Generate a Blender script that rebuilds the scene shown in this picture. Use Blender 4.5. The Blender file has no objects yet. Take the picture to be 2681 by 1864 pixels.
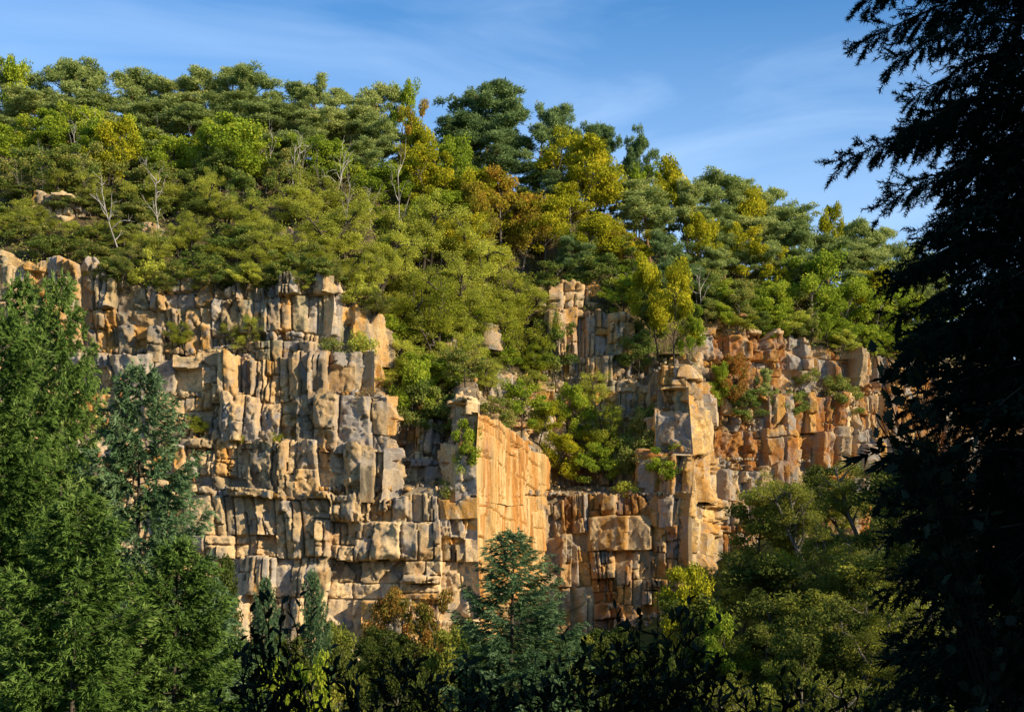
import bpy, math
import numpy as np
from mathutils import Vector

# ------------------------------------------------------------------ camera, sky, sun
SC = bpy.context.scene
COL = SC.collection
F = 1407.0            # focal length in pixels of a 1024 wide frame
HZ = 540.0            # row of the horizon (level camera with a raised lens)
EYE = 14.0            # height of the eye above the valley floor datum
cd = bpy.data.cameras.new('camera')
cam = bpy.data.objects.new('camera', cd); COL.objects.link(cam)
cam.location = (0, 0, EYE); cam.rotation_euler = (math.radians(90), 0, 0)
cd.sensor_width = 36.0; cd.lens = 36.0 * F / 1024.0
cd.shift_y = (HZ - 355.5) / 1024.0
cd.clip_start = 0.1; cd.clip_end = 6000
SC.camera = cam

SUN_DIR = Vector((0.79, -0.46, 0.40)).normalized()      # from the scene towards the sun
elev = math.asin(SUN_DIR.z); azim = math.atan2(SUN_DIR.x, SUN_DIR.y)
world = bpy.data.worlds.new('World'); SC.world = world; world.use_nodes = True
wn = world.node_tree.nodes; wl = world.node_tree.links
for n in list(wn): wn.remove(n)
wo = wn.new('ShaderNodeOutputWorld'); bg = wn.new('ShaderNodeBackground'); bg.inputs['Strength'].default_value = 0.14
sky = wn.new('ShaderNodeTexSky'); sky.sky_type = 'NISHITA'; sky.sun_disc = False
sky.sun_elevation = elev; sky.sun_rotation = azim
sky.altitude = 900; sky.air_density = 1.0; sky.dust_density = 0.7; sky.ozone_density = 3.2
tc = wn.new('ShaderNodeTexCoord')
mp = wn.new('ShaderNodeMapping'); mp.inputs['Scale'].default_value = (2.2, 2.2, 9.0)
mp.inputs['Rotation'].default_value = (0.0, math.radians(9), 0.0)
nz = wn.new('ShaderNodeTexNoise'); nz.inputs['Scale'].default_value = 1.9; nz.inputs['Detail'].default_value = 7
nz.inputs['Roughness'].default_value = 0.55; nz.inputs['Distortion'].default_value = 0.7
rp = wn.new('ShaderNodeValToRGB'); rp.color_ramp.elements[0].position = 0.42; rp.color_ramp.elements[1].position = 0.85
mx = wn.new('ShaderNodeMix'); mx.data_type = 'RGBA'
mu = wn.new('ShaderNodeMath'); mu.operation = 'MULTIPLY'; mu.inputs[1].default_value = 0.26
hs = wn.new('ShaderNodeHueSaturation'); hs.inputs['Saturation'].default_value = 1.24
wl.new(tc.outputs['Generated'], mp.inputs['Vector']); wl.new(mp.outputs['Vector'], nz.inputs['Vector'])
wl.new(nz.outputs['Fac'], rp.inputs['Fac']); wl.new(rp.outputs['Color'], mu.inputs[0])
sx = wn.new('ShaderNodeSeparateXYZ'); wl.new(tc.outputs['Generated'], sx.inputs[0])      # thin veil of haze all round the horizon
mr = wn.new('ShaderNodeMapRange'); mr.inputs['From Min'].default_value = 0.02; mr.inputs['From Max'].default_value = 0.36; mr.inputs['To Min'].default_value = 0.62; mr.inputs['To Max'].default_value = 0.0
wl.new(sx.outputs['Z'], mr.inputs['Value'])
sm = wn.new('ShaderNodeMath'); sm.operation = 'ADD'; sm.use_clamp = True; wl.new(mu.outputs[0], sm.inputs[0]); wl.new(mr.outputs[0], sm.inputs[1]); wl.new(sm.outputs[0], mx.inputs[0])
wl.new(sky.outputs['Color'], hs.inputs['Color']); wl.new(hs.outputs['Color'], mx.inputs[6]); mx.inputs[7].default_value = (4.6, 5.8, 7.6, 1)
wl.new(mx.outputs[2], bg.inputs['Color']); wl.new(bg.outputs[0], wo.inputs['Surface'])

sd = bpy.data.lights.new('sun', 'SUN'); sun = bpy.data.objects.new('sun', sd); COL.objects.link(sun)
sd.energy = 5.0; sd.angle = math.radians(0.5); sd.color = (1.0, 0.86, 0.64)
sun.rotation_euler = (-SUN_DIR).to_track_quat('-Z', 'Y').to_euler(); sun.location = (60, -60, 60)
SC.view_settings.view_transform = 'Standard'; SC.view_settings.look = 'None'
SC.view_settings.gamma = 1; SC.view_settings.exposure = 0.5
SC.cycles.max_bounces = 5; SC.cycles.diffuse_bounces = 3; SC.cycles.glossy_bounces = 2
SC.cycles.transmission_bounces = 3; SC.cycles.transparent_max_bounces = 4

# ------------------------------------------------------------------ helpers
rng = np.random.default_rng(7)
def X_at(px, Y): return (np.asarray(px, float) - 512.0) / F * Y
def Z_at(py, Y): return EYE + (HZ - np.asarray(py, float)) / F * Y
def unit(v): return v / np.maximum(np.linalg.norm(v, axis=-1, keepdims=True), 1e-9)

def vnoise(p, seed=0):
    p = np.asarray(p, float); i = np.floor(p).astype(np.int64); f = p - i; f = f * f * (3 - 2 * f)
    def h(ix, iy, iz):
        n = (ix * 73856093) ^ (iy * 19349663) ^ (iz * 83492791) ^ (seed * 2654435761 & 0xffffffff)
        n = (n ^ (n >> 13)) * 1274126177 & 0x7fffffff
        n = (n ^ (n >> 16)) & 0xffff
        return n / 65535.0
    r = 0
    for dx in (0, 1):
        for dy in (0, 1):
            for dz in (0, 1):
                w = (f[..., 0] if dx else 1 - f[..., 0]) * (f[..., 1] if dy else 1 - f[..., 1]) * (f[..., 2] if dz else 1 - f[..., 2])
                r = r + w * h(i[..., 0] + dx, i[..., 1] + dy, i[..., 2] + dz)
    return r * 2 - 1

def mesh_data(name, V, faces, attrs=None, color=None, smooth=False):
    """faces: list of (n,k) int arrays"""
    me = bpy.data.meshes.new(name)
    V = np.asarray(V, np.float32); me.vertices.add(len(V)); me.vertices.foreach_set('co', V.ravel())
    faces = [np.asarray(f, np.int32) for f in faces if len(f)]
    nl = sum(f.size for f in faces); npoly = sum(len(f) for f in faces)
    me.loops.add(nl); me.loops.foreach_set('vertex_index', np.concatenate([f.ravel() for f in faces]))
    st = []; o = 0
    for f in faces:
        st.append(o + np.arange(len(f)) * f.shape[1]); o += f.size
    me.polygons.add(npoly); me.polygons.foreach_set('loop_start', np.concatenate(st).astype(np.int32))
    if smooth: me.polygons.foreach_set('use_smooth', np.ones(npoly, bool))
    for k, a in (attrs or {}).items():
        at = me.attributes.new(k, 'FLOAT', 'POINT'); at.data.foreach_set('value', np.asarray(a, np.float32))
    if color is not None:
        at = me.attributes.new('tone', 'FLOAT_COLOR', 'POINT')
        c4 = np.ones((len(V), 4), np.float32); c4[:, :3] = color; at.data.foreach_set('color', c4.ravel())
    me.update(calc_edges=True)
    return me

def link(name, me, mat=None, parent=None):
    o = bpy.data.objects.new(name, me); COL.objects.link(o)
    if mat is not None and me is not None and not len(me.materials): me.materials.append(mat)
    if parent is not None: o.parent = parent
    return o
def tag(o, label=None, cat=None, group=None, kind=None):
    if label: o['label'] = label
    if cat: o['category'] = cat
    if group: o['group'] = group
    if kind: o['kind'] = kind
    return o
def empty(name, loc):
    o = bpy.data.objects.new(name, None); COL.objects.link(o); o.location = loc; o.empty_display_size = 0.3
    return o

# ------------------------------------------------------------------ materials
def new_mat(name):
    m = bpy.data.materials.new(name); m.use_nodes = True
    nt = m.node_tree
    for n in list(nt.nodes): nt.nodes.remove(n)
    out = nt.nodes.new('ShaderNodeOutputMaterial')
    return m, nt, out
def ramp(nt, stops):
    r = nt.nodes.new('ShaderNodeValToRGB'); e = r.color_ramp.elements
    while len(e) < len(stops): e.new(0.5)
    for i, (p, c) in enumerate(stops): e[i].position = p; e[i].color = (*c, 1)
    return r
def leaf_mat(name, stops, transl=0.3, rand=0.35, gloss=0.0):
    m, nt, out = new_mat(name); N = nt.nodes; L = nt.links
    at = N.new('ShaderNodeAttribute'); at.attribute_name = 'tint'
    oi = N.new('ShaderNodeObjectInfo')
    a = N.new('ShaderNodeMath'); a.operation = 'MULTIPLY_ADD'; a.inputs[1].default_value = rand; a.inputs[2].default_value = -rand * 0.5
    L.new(oi.outputs['Random'], a.inputs[0])
    b = N.new('ShaderNodeMath'); b.operation = 'ADD'; L.new(at.outputs['Fac'], b.inputs[0]); L.new(a.outputs[0], b.inputs[1])
    r = ramp(nt, stops); L.new(b.outputs[0], r.inputs['Fac'])
    d = N.new('ShaderNodeBsdfDiffuse'); t = N.new('ShaderNodeBsdfTranslucent'); mxs = N.new('ShaderNodeMixShader')
    mxs.inputs[0].default_value = transl
    L.new(r.outputs['Color'], d.inputs['Color']); L.new(r.outputs['Color'], t.inputs['Color'])
    L.new(d.outputs[0], mxs.inputs[1]); L.new(t.outputs[0], mxs.inputs[2])
    if gloss:
        g = N.new('ShaderNodeBsdfGlossy'); g.inputs['Roughness'].default_value = 0.45; m2 = N.new('ShaderNodeMixShader'); m2.inputs[0].default_value = gloss
        L.new(mxs.outputs[0], m2.inputs[1]); L.new(g.outputs[0], m2.inputs[2]); L.new(m2.outputs[0], out.inputs['Surface'])
    else: L.new(mxs.outputs[0], out.inputs['Surface'])
    return m
def bark_mat(name, c1, c2, scale=3.0):
    m, nt, out = new_mat(name); N = nt.nodes; L = nt.links
    tcn = N.new('ShaderNodeTexCoord'); mpn = N.new('ShaderNodeMapping'); mpn.inputs['Scale'].default_value = (1, 1, 0.25)
    nn = N.new('ShaderNodeTexNoise'); nn.inputs['Scale'].default_value = scale; nn.inputs['Detail'].default_value = 4
    r = ramp(nt, [(0.35, c1), (0.65, c2)]); d = N.new('ShaderNodeBsdfDiffuse')
    L.new(tcn.outputs['Object'], mpn.inputs['Vector']); L.new(mpn.outputs['Vector'], nn.inputs['Vector']); L.new(nn.outputs['Fac'], r.inputs['Fac'])
    L.new(r.outputs['Color'], d.inputs['Color']); L.new(d.outputs[0], out.inputs['Surface'])
    return m

M = {}
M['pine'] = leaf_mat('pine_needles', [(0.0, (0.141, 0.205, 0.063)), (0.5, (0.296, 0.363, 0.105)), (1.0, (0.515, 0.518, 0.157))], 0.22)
M['pine_blue'] = leaf_mat('pine_needles_blue', [(0.0, (0.084, 0.141, 0.051)), (0.5, (0.179, 0.258, 0.087)), (1.0, (0.296, 0.367, 0.133))], 0.22)
M['green'] = leaf_mat('leaves_green', [(0.0, (0.133, 0.200, 0.021)), (0.5, (0.311, 0.399, 0.035)), (1.0, (0.580, 0.579, 0.061))], 0.38)
M['yellow'] = leaf_mat('leaves_yellow', [(0.0, (0.185, 0.201, 0.015)), (0.5, (0.426, 0.417, 0.025)), (1.0, (0.708, 0.571, 0.037))], 0.38)
M['orange'] = leaf_mat('leaves_orange', [(0.0, (0.20, 0.19, 0.022)), (0.5, (0.38, 0.30, 0.032)), (1.0, (0.52, 0.27, 0.04))], 0.36)
M['russet'] = leaf_mat('leaves_russet', [(0.0, (0.104, 0.130, 0.019)), (0.45, (0.286, 0.195, 0.039)), (1.0, (0.468, 0.156, 0.039))], 0.36)
M['locust'] = leaf_mat('leaves_locust', [(0.0, (0.213, 0.241, 0.042)), (0.5, (0.492, 0.511, 0.069)), (1.0, (0.780, 0.754, 0.116))], 0.36)
M['locust_lime'] = leaf_mat('leaves_locust_lime', [(0.0, (0.159, 0.204, 0.023)), (0.5, (0.348, 0.380, 0.036)), (1.0, (0.571, 0.511, 0.065))], 0.38)
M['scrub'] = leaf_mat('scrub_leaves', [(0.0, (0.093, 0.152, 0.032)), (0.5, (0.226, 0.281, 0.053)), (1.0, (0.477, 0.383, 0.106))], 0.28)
M['heather'] = leaf_mat('dry_scrub', [(0.0, (0.084, 0.096, 0.024)), (0.5, (0.180, 0.144, 0.060)), (1.0, (0.312, 0.180, 0.096))], 0.2)
M['valley'] = leaf_mat('shaded_valley_leaves', [(0.0, (0.035, 0.055, 0.012)), (0.5, (0.085, 0.110, 0.022)), (1.0, (0.16, 0.17, 0.035))], 0.28)  # darkened leaf colour stands in for shade on the valley bushes
M['bank'] = leaf_mat('bank_leaves', [(0.0, (0.098, 0.119, 0.021)), (0.5, (0.231, 0.252, 0.039)), (1.0, (0.392, 0.364, 0.058))], 0.32)
M['spruce'] = leaf_mat('spruce_needles', [(0.0, (0.036, 0.074, 0.014)), (0.5, (0.110, 0.186, 0.035)), (1.0, (0.258, 0.335, 0.088))], 0.10, rand=0.2)
M['spruce_blue'] = leaf_mat('spruce_needles_blue', [(0.0, (0.037, 0.079, 0.033)), (0.5, (0.105, 0.185, 0.075)), (1.0, (0.252, 0.340, 0.162))], 0.10, rand=0.2)
M['shaded_spruce'] = leaf_mat('shaded_spruce_needles', [(0.0, (0.010, 0.018, 0.011)), (1.0, (0.020, 0.034, 0.022))], 0.1, rand=0.1)  # foreground shade is put into this needle colour
M['shaded_laurel'] = leaf_mat('shaded_laurel_leaves', [(0.0, (0.009, 0.015, 0.006)), (1.0, (0.018, 0.028, 0.010))], 0.15, rand=0.2, gloss=0.01)  # darker than the leaf's own tone, to deepen the foreground shade
M['pine_bark'] = bark_mat('pine_bark', (0.16, 0.085, 0.045), (0.36, 0.20, 0.11))
M['bark'] = bark_mat('grey_bark', (0.07, 0.058, 0.042), (0.19, 0.165, 0.13))
M['dark_bark'] = bark_mat('dark_bark', (0.035, 0.028, 0.020), (0.10, 0.085, 0.062))
M['black_bark'] = bark_mat('black_bark', (0.010, 0.008, 0.006), (0.022, 0.018, 0.014))
M['dead_wood'] = bark_mat('bleached_wood', (0.22, 0.19, 0.155), (0.46, 0.42, 0.36))
M['cone'] = bark_mat('cone_scales', (0.20, 0.085, 0.035), (0.34, 0.16, 0.07), 30)

def rock_mat(name='sandstone', streaky=False):
    m, nt, out = new_mat(name); N = nt.nodes; L = nt.links
    at = N.new('ShaderNodeAttribute'); at.attribute_name = 'tone'
    g = N.new('ShaderNodeNewGeometry')
    def noise(scale, sx=(1, 1, 1), detail=6, rough=0.6, dist=0.0):
        mpn = N.new('ShaderNodeMapping'); mpn.inputs['Scale'].default_value = sx
        nn = N.new('ShaderNodeTexNoise'); nn.inputs['Scale'].default_value = scale; nn.inputs['Detail'].default_value = detail
        nn.inputs['Roughness'].default_value = rough; nn.inputs['Distortion'].default_value = dist
        L.new(g.outputs['Position'], mpn.inputs['Vector']); L.new(mpn.outputs['Vector'], nn.inputs['Vector']); return nn
    def mixc(fac, a, b, mode='MIX'):
        x = N.new('ShaderNodeMix'); x.data_type = 'RGBA'; x.blend_type = mode
        for s, v in ((x.inputs[0], fac), (x.inputs[6], a), (x.inputs[7], b)):
            if hasattr(v, 'is_output'): L.new(v, s)
            elif isinstance(v, tuple): s.default_value = (*v, 1)
            else: s.default_value = v
        return x.outputs[2]
    def rampf(n, p0, p1, v1=1.0):
        r = ramp(nt, [(p0, (0, 0, 0)), (p1, (v1, v1, v1))]); L.new(n.outputs['Fac'], r.inputs['Fac']); return r.outputs['Color']
    c = at.outputs['Color']
    if streaky:
        c = mixc(rampf(noise(0.9, (1, 1, 0.07), 5, 0.65, 0.3), 0.44, 0.54, 0.85), c, (0.42, 0.185, 0.045))
        c = mixc(rampf(noise(1.3, (1, 1, 0.06), 5, 0.65, 0.3), 0.49, 0.58, 0.9), c, (0.60, 0.43, 0.20))
        c = mixc(rampf(noise(0.7, (1, 1, 0.16), 6, 0.7, 0.4), 0.58, 0.74, 0.6), c, (0.34, 0.29, 0.23))
        c = mixc(rampf(noise(2.2, (1, 1, 0.08), 5, 0.7, 0.2), 0.57, 0.66, 0.8), c, (0.28, 0.13, 0.05))
    else:
        c = mixc(rampf(noise(0.42, (1, 1, 0.55), 5, 0.6, 0.4), 0.54, 0.72, 0.62), c, (0.42, 0.20, 0.058))      # iron stain
        c = mixc(rampf(noise(0.75, (1, 1, 0.22), 5, 0.65, 0.3), 0.53, 0.66, 0.75), c, (0.66, 0.52, 0.31))     # pale fresh stone
        c = mixc(rampf(noise(0.55, (1, 1, 0.8), 6, 0.7, 0.2), 0.50, 0.64, 0.72), c, (0.33, 0.30, 0.265))     # grey weathering skin
        c = mixc(rampf(noise(1.3, (1, 1, 0.12), 5, 0.7), 0.58, 0.78, 0.65), c, (0.12, 0.09, 0.06))           # dark seepage streaks
        c = mixc(rampf(noise(2.6, (1, 1, 1.0), 6, 0.75), 0.52, 0.68, 0.55), c, (0.24, 0.17, 0.09))            # brown mottling
        c = mixc(rampf(noise(1.1, (1, 1, 1.0), 6, 0.75), 0.65, 0.74, 0.65), c, (0.55, 0.53, 0.51))            # pale lichen and lime
    fine = noise(5.0, (1, 1, 1.6), 7, 0.7)
    r = ramp(nt, [(0.25, (0.80, 0.78, 0.76) if streaky else (0.58, 0.56, 0.53)), (0.75, (1.30, 1.28, 1.24))]); L.new(fine.outputs['Fac'], r.inputs['Fac'])
    c = mixc(1.0, c, r.outputs['Color'], 'MULTIPLY')
    d = N.new('ShaderNodeBsdfDiffuse'); d.inputs['Roughness'].default_value = 0.6; L.new(c, d.inputs['Color'])
    n1 = noise(2.4, (1, 1, 0.7), 8, 0.7, 0.3); bp = N.new('ShaderNodeBump'); bp.inputs['Strength'].default_value = 0.3; bp.inputs['Distance'].default_value = 0.08
    L.new(n1.outputs['Fac'], bp.inputs['Height'])
    n2 = noise(7.0, (1, 1, 1.3), 6, 0.7); b2 = N.new('ShaderNodeBump'); b2.inputs['Strength'].default_value = 1.0; b2.inputs['Distance'].default_value = 0.03 if streaky else 0.07
    L.new(n2.outputs['Fac'], b2.inputs['Height']); L.new(bp.outputs['Normal'], b2.inputs['Normal']); L.new(b2.outputs['Normal'], d.inputs['Normal'])
    L.new(d.outputs[0], out.inputs['Surface'])
    return m
M['rock'] = rock_mat(); M['rock_wall'] = rock_mat('sandstone_wall', True)
def soil_mat(name, a, b, c):
    m, nt, out = new_mat(name); N = nt.nodes; L = nt.links
    g = N.new('ShaderNodeNewGeometry'); nn = N.new('ShaderNodeTexNoise'); nn.inputs['Scale'].default_value = 0.8; nn.inputs['Detail'].default_value = 8; nn.inputs['Roughness'].default_value = 0.7
    L.new(g.outputs['Position'], nn.inputs['Vector']); r = ramp(nt, [(0.32, a), (0.5, b), (0.68, c)]); L.new(nn.outputs['Fac'], r.inputs['Fac'])
    d = N.new('ShaderNodeBsdfDiffuse'); bp = N.new('ShaderNodeBump'); bp.inputs['Strength'].default_value = 0.8; bp.inputs['Distance'].default_value = 0.2
    L.new(nn.outputs['Fac'], bp.inputs['Height']); L.new(bp.outputs['Normal'], d.inputs['Normal'])
    L.new(r.outputs['Color'], d.inputs['Color']); L.new(d.outputs[0], out.inputs['Surface']); return m
M['soil'] = soil_mat('forest_soil', (0.045, 0.035, 0.02), (0.10, 0.075, 0.04), (0.17, 0.12, 0.065))
M['meadow'] = soil_mat('valley_ground', (0.03, 0.045, 0.012), (0.06, 0.075, 0.02), (0.10, 0.085, 0.035))

# ------------------------------------------------------------------ the shape of the place
# levels of the ledges (relative to the eye), and for each tier the distance of its face along the picture's bearings
LV = [-13.0, 4.6, 9.0, 13.2, 17.2, 26.5]
TIER = [
 [(-120,123),(200,124),(380,123.4),(478,124),(543,138),(600,138.4),(690,136.5),(718,153),(800,156),(950,165),(1150,175)],
 [(-120,124),(200,125),(386,124.4),(392,128.5),(450,128.5),(456,124.8),(478,124.4),(543,138.3),(549,143.5),(640,143.5),(654,138.5),(691,137.2),(717,153.4),(800,157),(950,166),(1150,176)],
 [(-120,125),(200,126),(384,125.2),(390,131),(450,131),(456,125.5),(477,125),(481,132),(546,146),(640,146),(656,139.5),(691,138),(714,154),(800,158),(950,167),(1150,177)],
 [(-120,126),(200,126.8),(340,126.5),(372,126.8),(380,133),(450,136),(540,148),(600,148),(650,146.5),(660,140.5),(690,139),(709,155),(800,159),(950,168),(1150,178)],
 [(-120,127.5),(180,128.2),(330,128),(340,129.5),(374,130.5),(390,140),(470,147),(544,149.5),(600,149.5),(650,150),(688,151),(702,157),(800,161),(950,170),(1150,180)],
]
TOP = [(-120,25.6),(90,25.4),(110,24.0),(180,23.6),(335,23.6),(345,22.5),(376,21.5),(386,17.0),(538,17.2),(546,24.6),(600,24.8),(636,22.5),(655,18.8),(698,19.5),(704,24.4),(760,23.6),(950,21.0),(1150,20.0)]
CREST = [(-120,178,140),(0,175,148),(250,172,150),(400,170,178),(500,172,180),(570,170,202),(640,172,235),(760,178,275),(850,182,302),(930,186,332),(1150,200,400)]
def tier_Y(k, px): a = TIER[k]; return np.interp(px, [p[0] for p in a], [p[1] for p in a])
def top_z(px): return np.interp(px, [p[0] for p in TOP], [p[1] for p in TOP]) + EYE
def edge(px):
    z = top_z(px); k = 4
    Y = np.where(z - EYE > LV[4] + 0.3, tier_Y(4, px), tier_Y(3, px)); return Y, z
def crest(px):
    c = CREST; p = [a[0] for a in c]; Y = np.interp(px, p, [a[1] for a in c]); py = np.interp(px, p, [a[2] for a in c])
    return Y, Z_at(py, Y)
def hill(px, t):
    px = np.asarray(px, float); t = np.asarray(t, float)
    Y0, z0 = edge(px); Y0 = Y0 + 1.3; z0 = z0 - .55; Y1, z1 = crest(px)
    Y = Y0 + (Y1 - Y0) * t; X = X_at(px, Y)
    tt = np.clip(t, 0, 1)
    z = z0 + (z1 - z0) * (tt + 0.10 * np.sin(tt * math.pi)) - np.maximum(t - 1, 0) * 16
    z = z + (0.9 * vnoise(np.stack([X * .16, Y * .16, 0 * X], -1), 3) + 0.4 * vnoise(np.stack([X * .5, Y * .5, 0 * X], -1), 4)) * np.clip(t * 6, 0, 1)
    return np.stack([X, Y, z], -1)
def ground_z(X, Y):
    X = np.asarray(X, float); Y = np.asarray(Y, float)
    z = np.interp(Y, [-400, -20, 0, 6, 30, 55, 75, 108, 120, 400], [-2, -1.8, -1.75, -1.9, -7.5, -12, -13.2, -13, -9.5, -9])
    # unseen rise added behind and right of the viewer to shade the foreground
    d = (X * 0.784 - Y * 0.62)               # towards the sun
    c = (X * 0.62 + Y * 0.784)
    z = z + np.interp(d, [9, 16, 40, 60, 400], [0, 3, 25, 33, 36])
    z = z + 10.0 * np.exp(-((X - 30) / 13.0) ** 2) * np.clip((Y - 84) / 36.0, 0, 1) ** 1.2      # scree bank below the right wall
    z = z + 0.35 * vnoise(np.stack([X * .2, Y * .2, 0 * X], -1), 9)
    return z + EYE

def grid_mesh(name, P, mat, kind=None, color=None):
    h, w = P.shape[:2]; idx = np.arange(h * w).reshape(h, w)
    q = np.stack([idx[:-1, :-1], idx[:-1, 1:], idx[1:, 1:], idx[1:, :-1]], -1).reshape(-1, 4)
    me = mesh_data(name, P.reshape(-1, 3), [q], color=color, smooth=True)
    o = link(name, me, mat); tag(o, kind=kind); return o

xs = np.concatenate([[-3000, -1200, -500], np.arange(-160, 161, 4.0), [500, 1200, 3000]])
ys = np.concatenate([[-2500, -900, -300], np.arange(-90, 131, 4.0), [160, 300, 900, 3000]])
gx, gy = np.meshgrid(xs, ys)
ground = grid_mesh('ground', np.stack([gx, gy, ground_z(gx, gy)], -1), M['meadow'], 'structure')
tag(ground, label='valley floor of soil and grass below the cliff', cat='ground')
pxs = np.arange(-120, 1151, 5.0)
ts = np.concatenate([np.linspace(0, 1.0, 36), [1.2, 1.6, 2.5, 5, 12]])
gp, gt = np.meshgrid(pxs, ts)
hs_o = grid_mesh('hillside', hill(gp, gt), M['soil'], 'structure')
tag(hs_o, label='wooded soil slope rising behind the cliff top', cat='hillside')

# ------------------------------------------------------------------ cliff: backing rock, ledges and blocks
BACK = 2.0
prof = []
for px in [pxs]:
    tz = top_z(px)
    for k in range(5):
        Y = tier_Y(k, px) + BACK
        zlo = np.minimum(LV[k] + EYE, tz); zhi = np.minimum(LV[k + 1] + EYE, tz)
        if k: zlo = np.minimum(zlo + 0.32 * np.maximum(Y - BACK - tier_Y(k - 1, px) - 0.9, 0), tz)
        if k > 0: zlo = np.minimum(zlo, zhi)
        prof.append(np.stack([X_at(px, Y), Y, zlo], -1)); prof.append(np.stack([X_at(px, Y), Y, zhi], -1))
    Ye, ze = edge(px); Ye = Ye + 0.2
    prof.append(np.stack([X_at(px, Ye + 1.5), Ye + 1.5, ze + 0.15], -1))
PR = np.stack(prof, 0)
cliff = grid_mesh('cliff', PR, M['rock'], 'structure', color=np.tile(np.array([0.22, 0.165, 0.10]), (PR.shape[0] * PR.shape[1], 1)))
tag(cliff, label='tall sandstone cliff of stacked blocks below the wooded slope', cat='cliff')

PAL = {'tan': (0.55, 0.395, 0.215), 'cream': (0.68, 0.51, 0.28), 'ochre': (0.54, 0.295, 0.080), 'rust': (0.36, 0.150, 0.040),
       'grey': (0.39, 0.345, 0.295), 'dark': (0.24, 0.19, 0.125), 'yellow': (0.62, 0.42, 0.17), 'olive': (0.28, 0.25, 0.15)}
def pick(px, z, smooth, r):
    z = z - EYE
    if smooth: n, w = ['yellow', 'cream', 'ochre', 'tan'], [.45, .30, .15, .10]
    elif px < 545:
        if z > 17: n, w = ['tan', 'grey', 'olive', 'dark', 'ochre'], [.14, .34, .20, .24, .08]
        elif z > 9: n, w = ['tan', 'grey', 'ochre', 'dark', 'cream', 'rust'], [.20, .38, .13, .16, .08, .05]
        else: n, w = ['tan', 'cream', 'grey', 'ochre', 'dark'], [.34, .22, .26, .09, .09]
    elif px < 700:
        n, w = (['ochre', 'tan', 'rust', 'grey', 'cream'], [.33, .25, .18, .14, .10]) if z < 8 else (['tan', 'grey', 'ochre', 'olive', 'dark'], [.34, .22, .2, .12, .12])
    else:
        n, w = (['rust', 'ochre', 'grey', 'tan', 'cream'], [.42, .22, .16, .14, .06]) if z > 8 else (['grey', 'tan', 'rust', 'dark', 'ochre'], [.38, .2, .2, .12, .1])
    c = np.array(PAL[n[r.choice(len(n), p=w)]]) * r.uniform(0.82, 1.16)
    return c

blocks = []      # (area, V, quads, color)
UPZ = np.array([0, 0, 1.0])
def fracture(s0, s1, z0, z1, off, gs, gz, chips, col, r, out, colf, wmax, hmax):
    """split a face into joint-bounded pieces; offsets, tilts and broken-off corners are inherited"""
    w = s1 - s0; h = z1 - z0; sc = (s0 + s1) / 2; zc = (z0 + z1) / 2
    if max(w, h) > 3.2 or col is None: col = colf(sc, zc)
    elif r.random() < .10: col = colf(sc, zc)
    if .9 < min(w, h) < 6 and r.random() < .50:
        a = r.uniform(0, 2 * math.pi) if r.random() > .5 else r.choice([0, math.pi, math.pi / 2, -math.pi / 2]) + r.normal(0, .2)
        ca, sa = math.cos(a), math.sin(a); ext = abs(ca) * w / 2 + abs(sa) * h / 2
        chips = chips + [(sc, zc, ca, sa, ext * r.uniform(.2, .85), r.uniform(.4, 1.9), off + r.uniform(0, .1))]
    tw = wmax * r.uniform(.28, 1.15); th = hmax * r.uniform(.28, 1.15)
    if (w <= tw and h <= th) or (w < .75 and h < 1.0):
        out.append((s0, s1, z0, z1, off, gs, gz, chips, col)); return
    amp = min(.55, .20 * max(min(w, h), .4) ** .8)
    if (w / tw) > (h / th):
        c = s0 + w * r.uniform(.30, .70); parts = ((s0, c, z0, z1), (c, s1, z0, z1))
    else:
        c = z0 + h * r.uniform(.26, .74); parts = ((s0, s1, z0, c), (s0, s1, c, z1)); amp *= .8
    for p in parts:
        o2 = float(np.clip(off + gs * ((p[0] + p[1]) / 2 - sc) + gz * ((p[2] + p[3]) / 2 - zc) + r.normal(0, amp), -.75, 1.15))
        if max(w, h) < 6: g2 = (float(np.clip(.55 * gs + r.normal(.06, .20), -.4, .55)), .5 * gz + r.normal(-.015, .07))
        else: g2 = (0.0, 0.0)
        fracture(*p, o2, *g2, chips, col, r, out, colf, wmax, hmax)

def facet_noise(P, seed):
    """shattered surface: every small Voronoi cell is a plane of its own tilt"""
    i0 = np.floor(P).astype(np.int64); best = np.full(P.shape[:-1], 1e9); val = np.zeros(P.shape[:-1])
    def hsh(ix, iy, iz, k):
        n = (ix * 73856093) ^ (iy * 19349663) ^ (iz * 83492791) ^ (k * 40503 + seed * 2654435761 & 0x7fffffff)
        n = (n ^ (n >> 13)) * 1274126177 & 0x7fffffff; n = (n ^ (n >> 15)) * 668265263 & 0x7fffffff
        return ((n ^ (n >> 16)) & 0xffff) / 65535.0
    for dx in (-1, 0, 1):
        for dy in (-1, 0, 1):
            for dz in (-1, 0, 1):
                ix, iy, iz = i0[..., 0] + dx, i0[..., 1] + dy, i0[..., 2] + dz
                q = np.stack([ix + hsh(ix, iy, iz, 1), iy + hsh(ix, iy, iz, 2), iz + hsh(ix, iy, iz, 3)], -1); d = P - q
                dist = d[..., 0] ** 2 + d[..., 1] ** 2 + d[..., 2] ** 2
                v = .8 * (hsh(ix, iy, iz, 4) - .5) + 2.1 * ((hsh(ix, iy, iz, 5) - .42) * (d[..., 0] + .6 * d[..., 1]) + (hsh(ix, iy, iz, 6) - .5) * d[..., 2])
                m = dist < best; best = np.where(m, dist, best); val = np.where(m, v, val)
    return val
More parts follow.
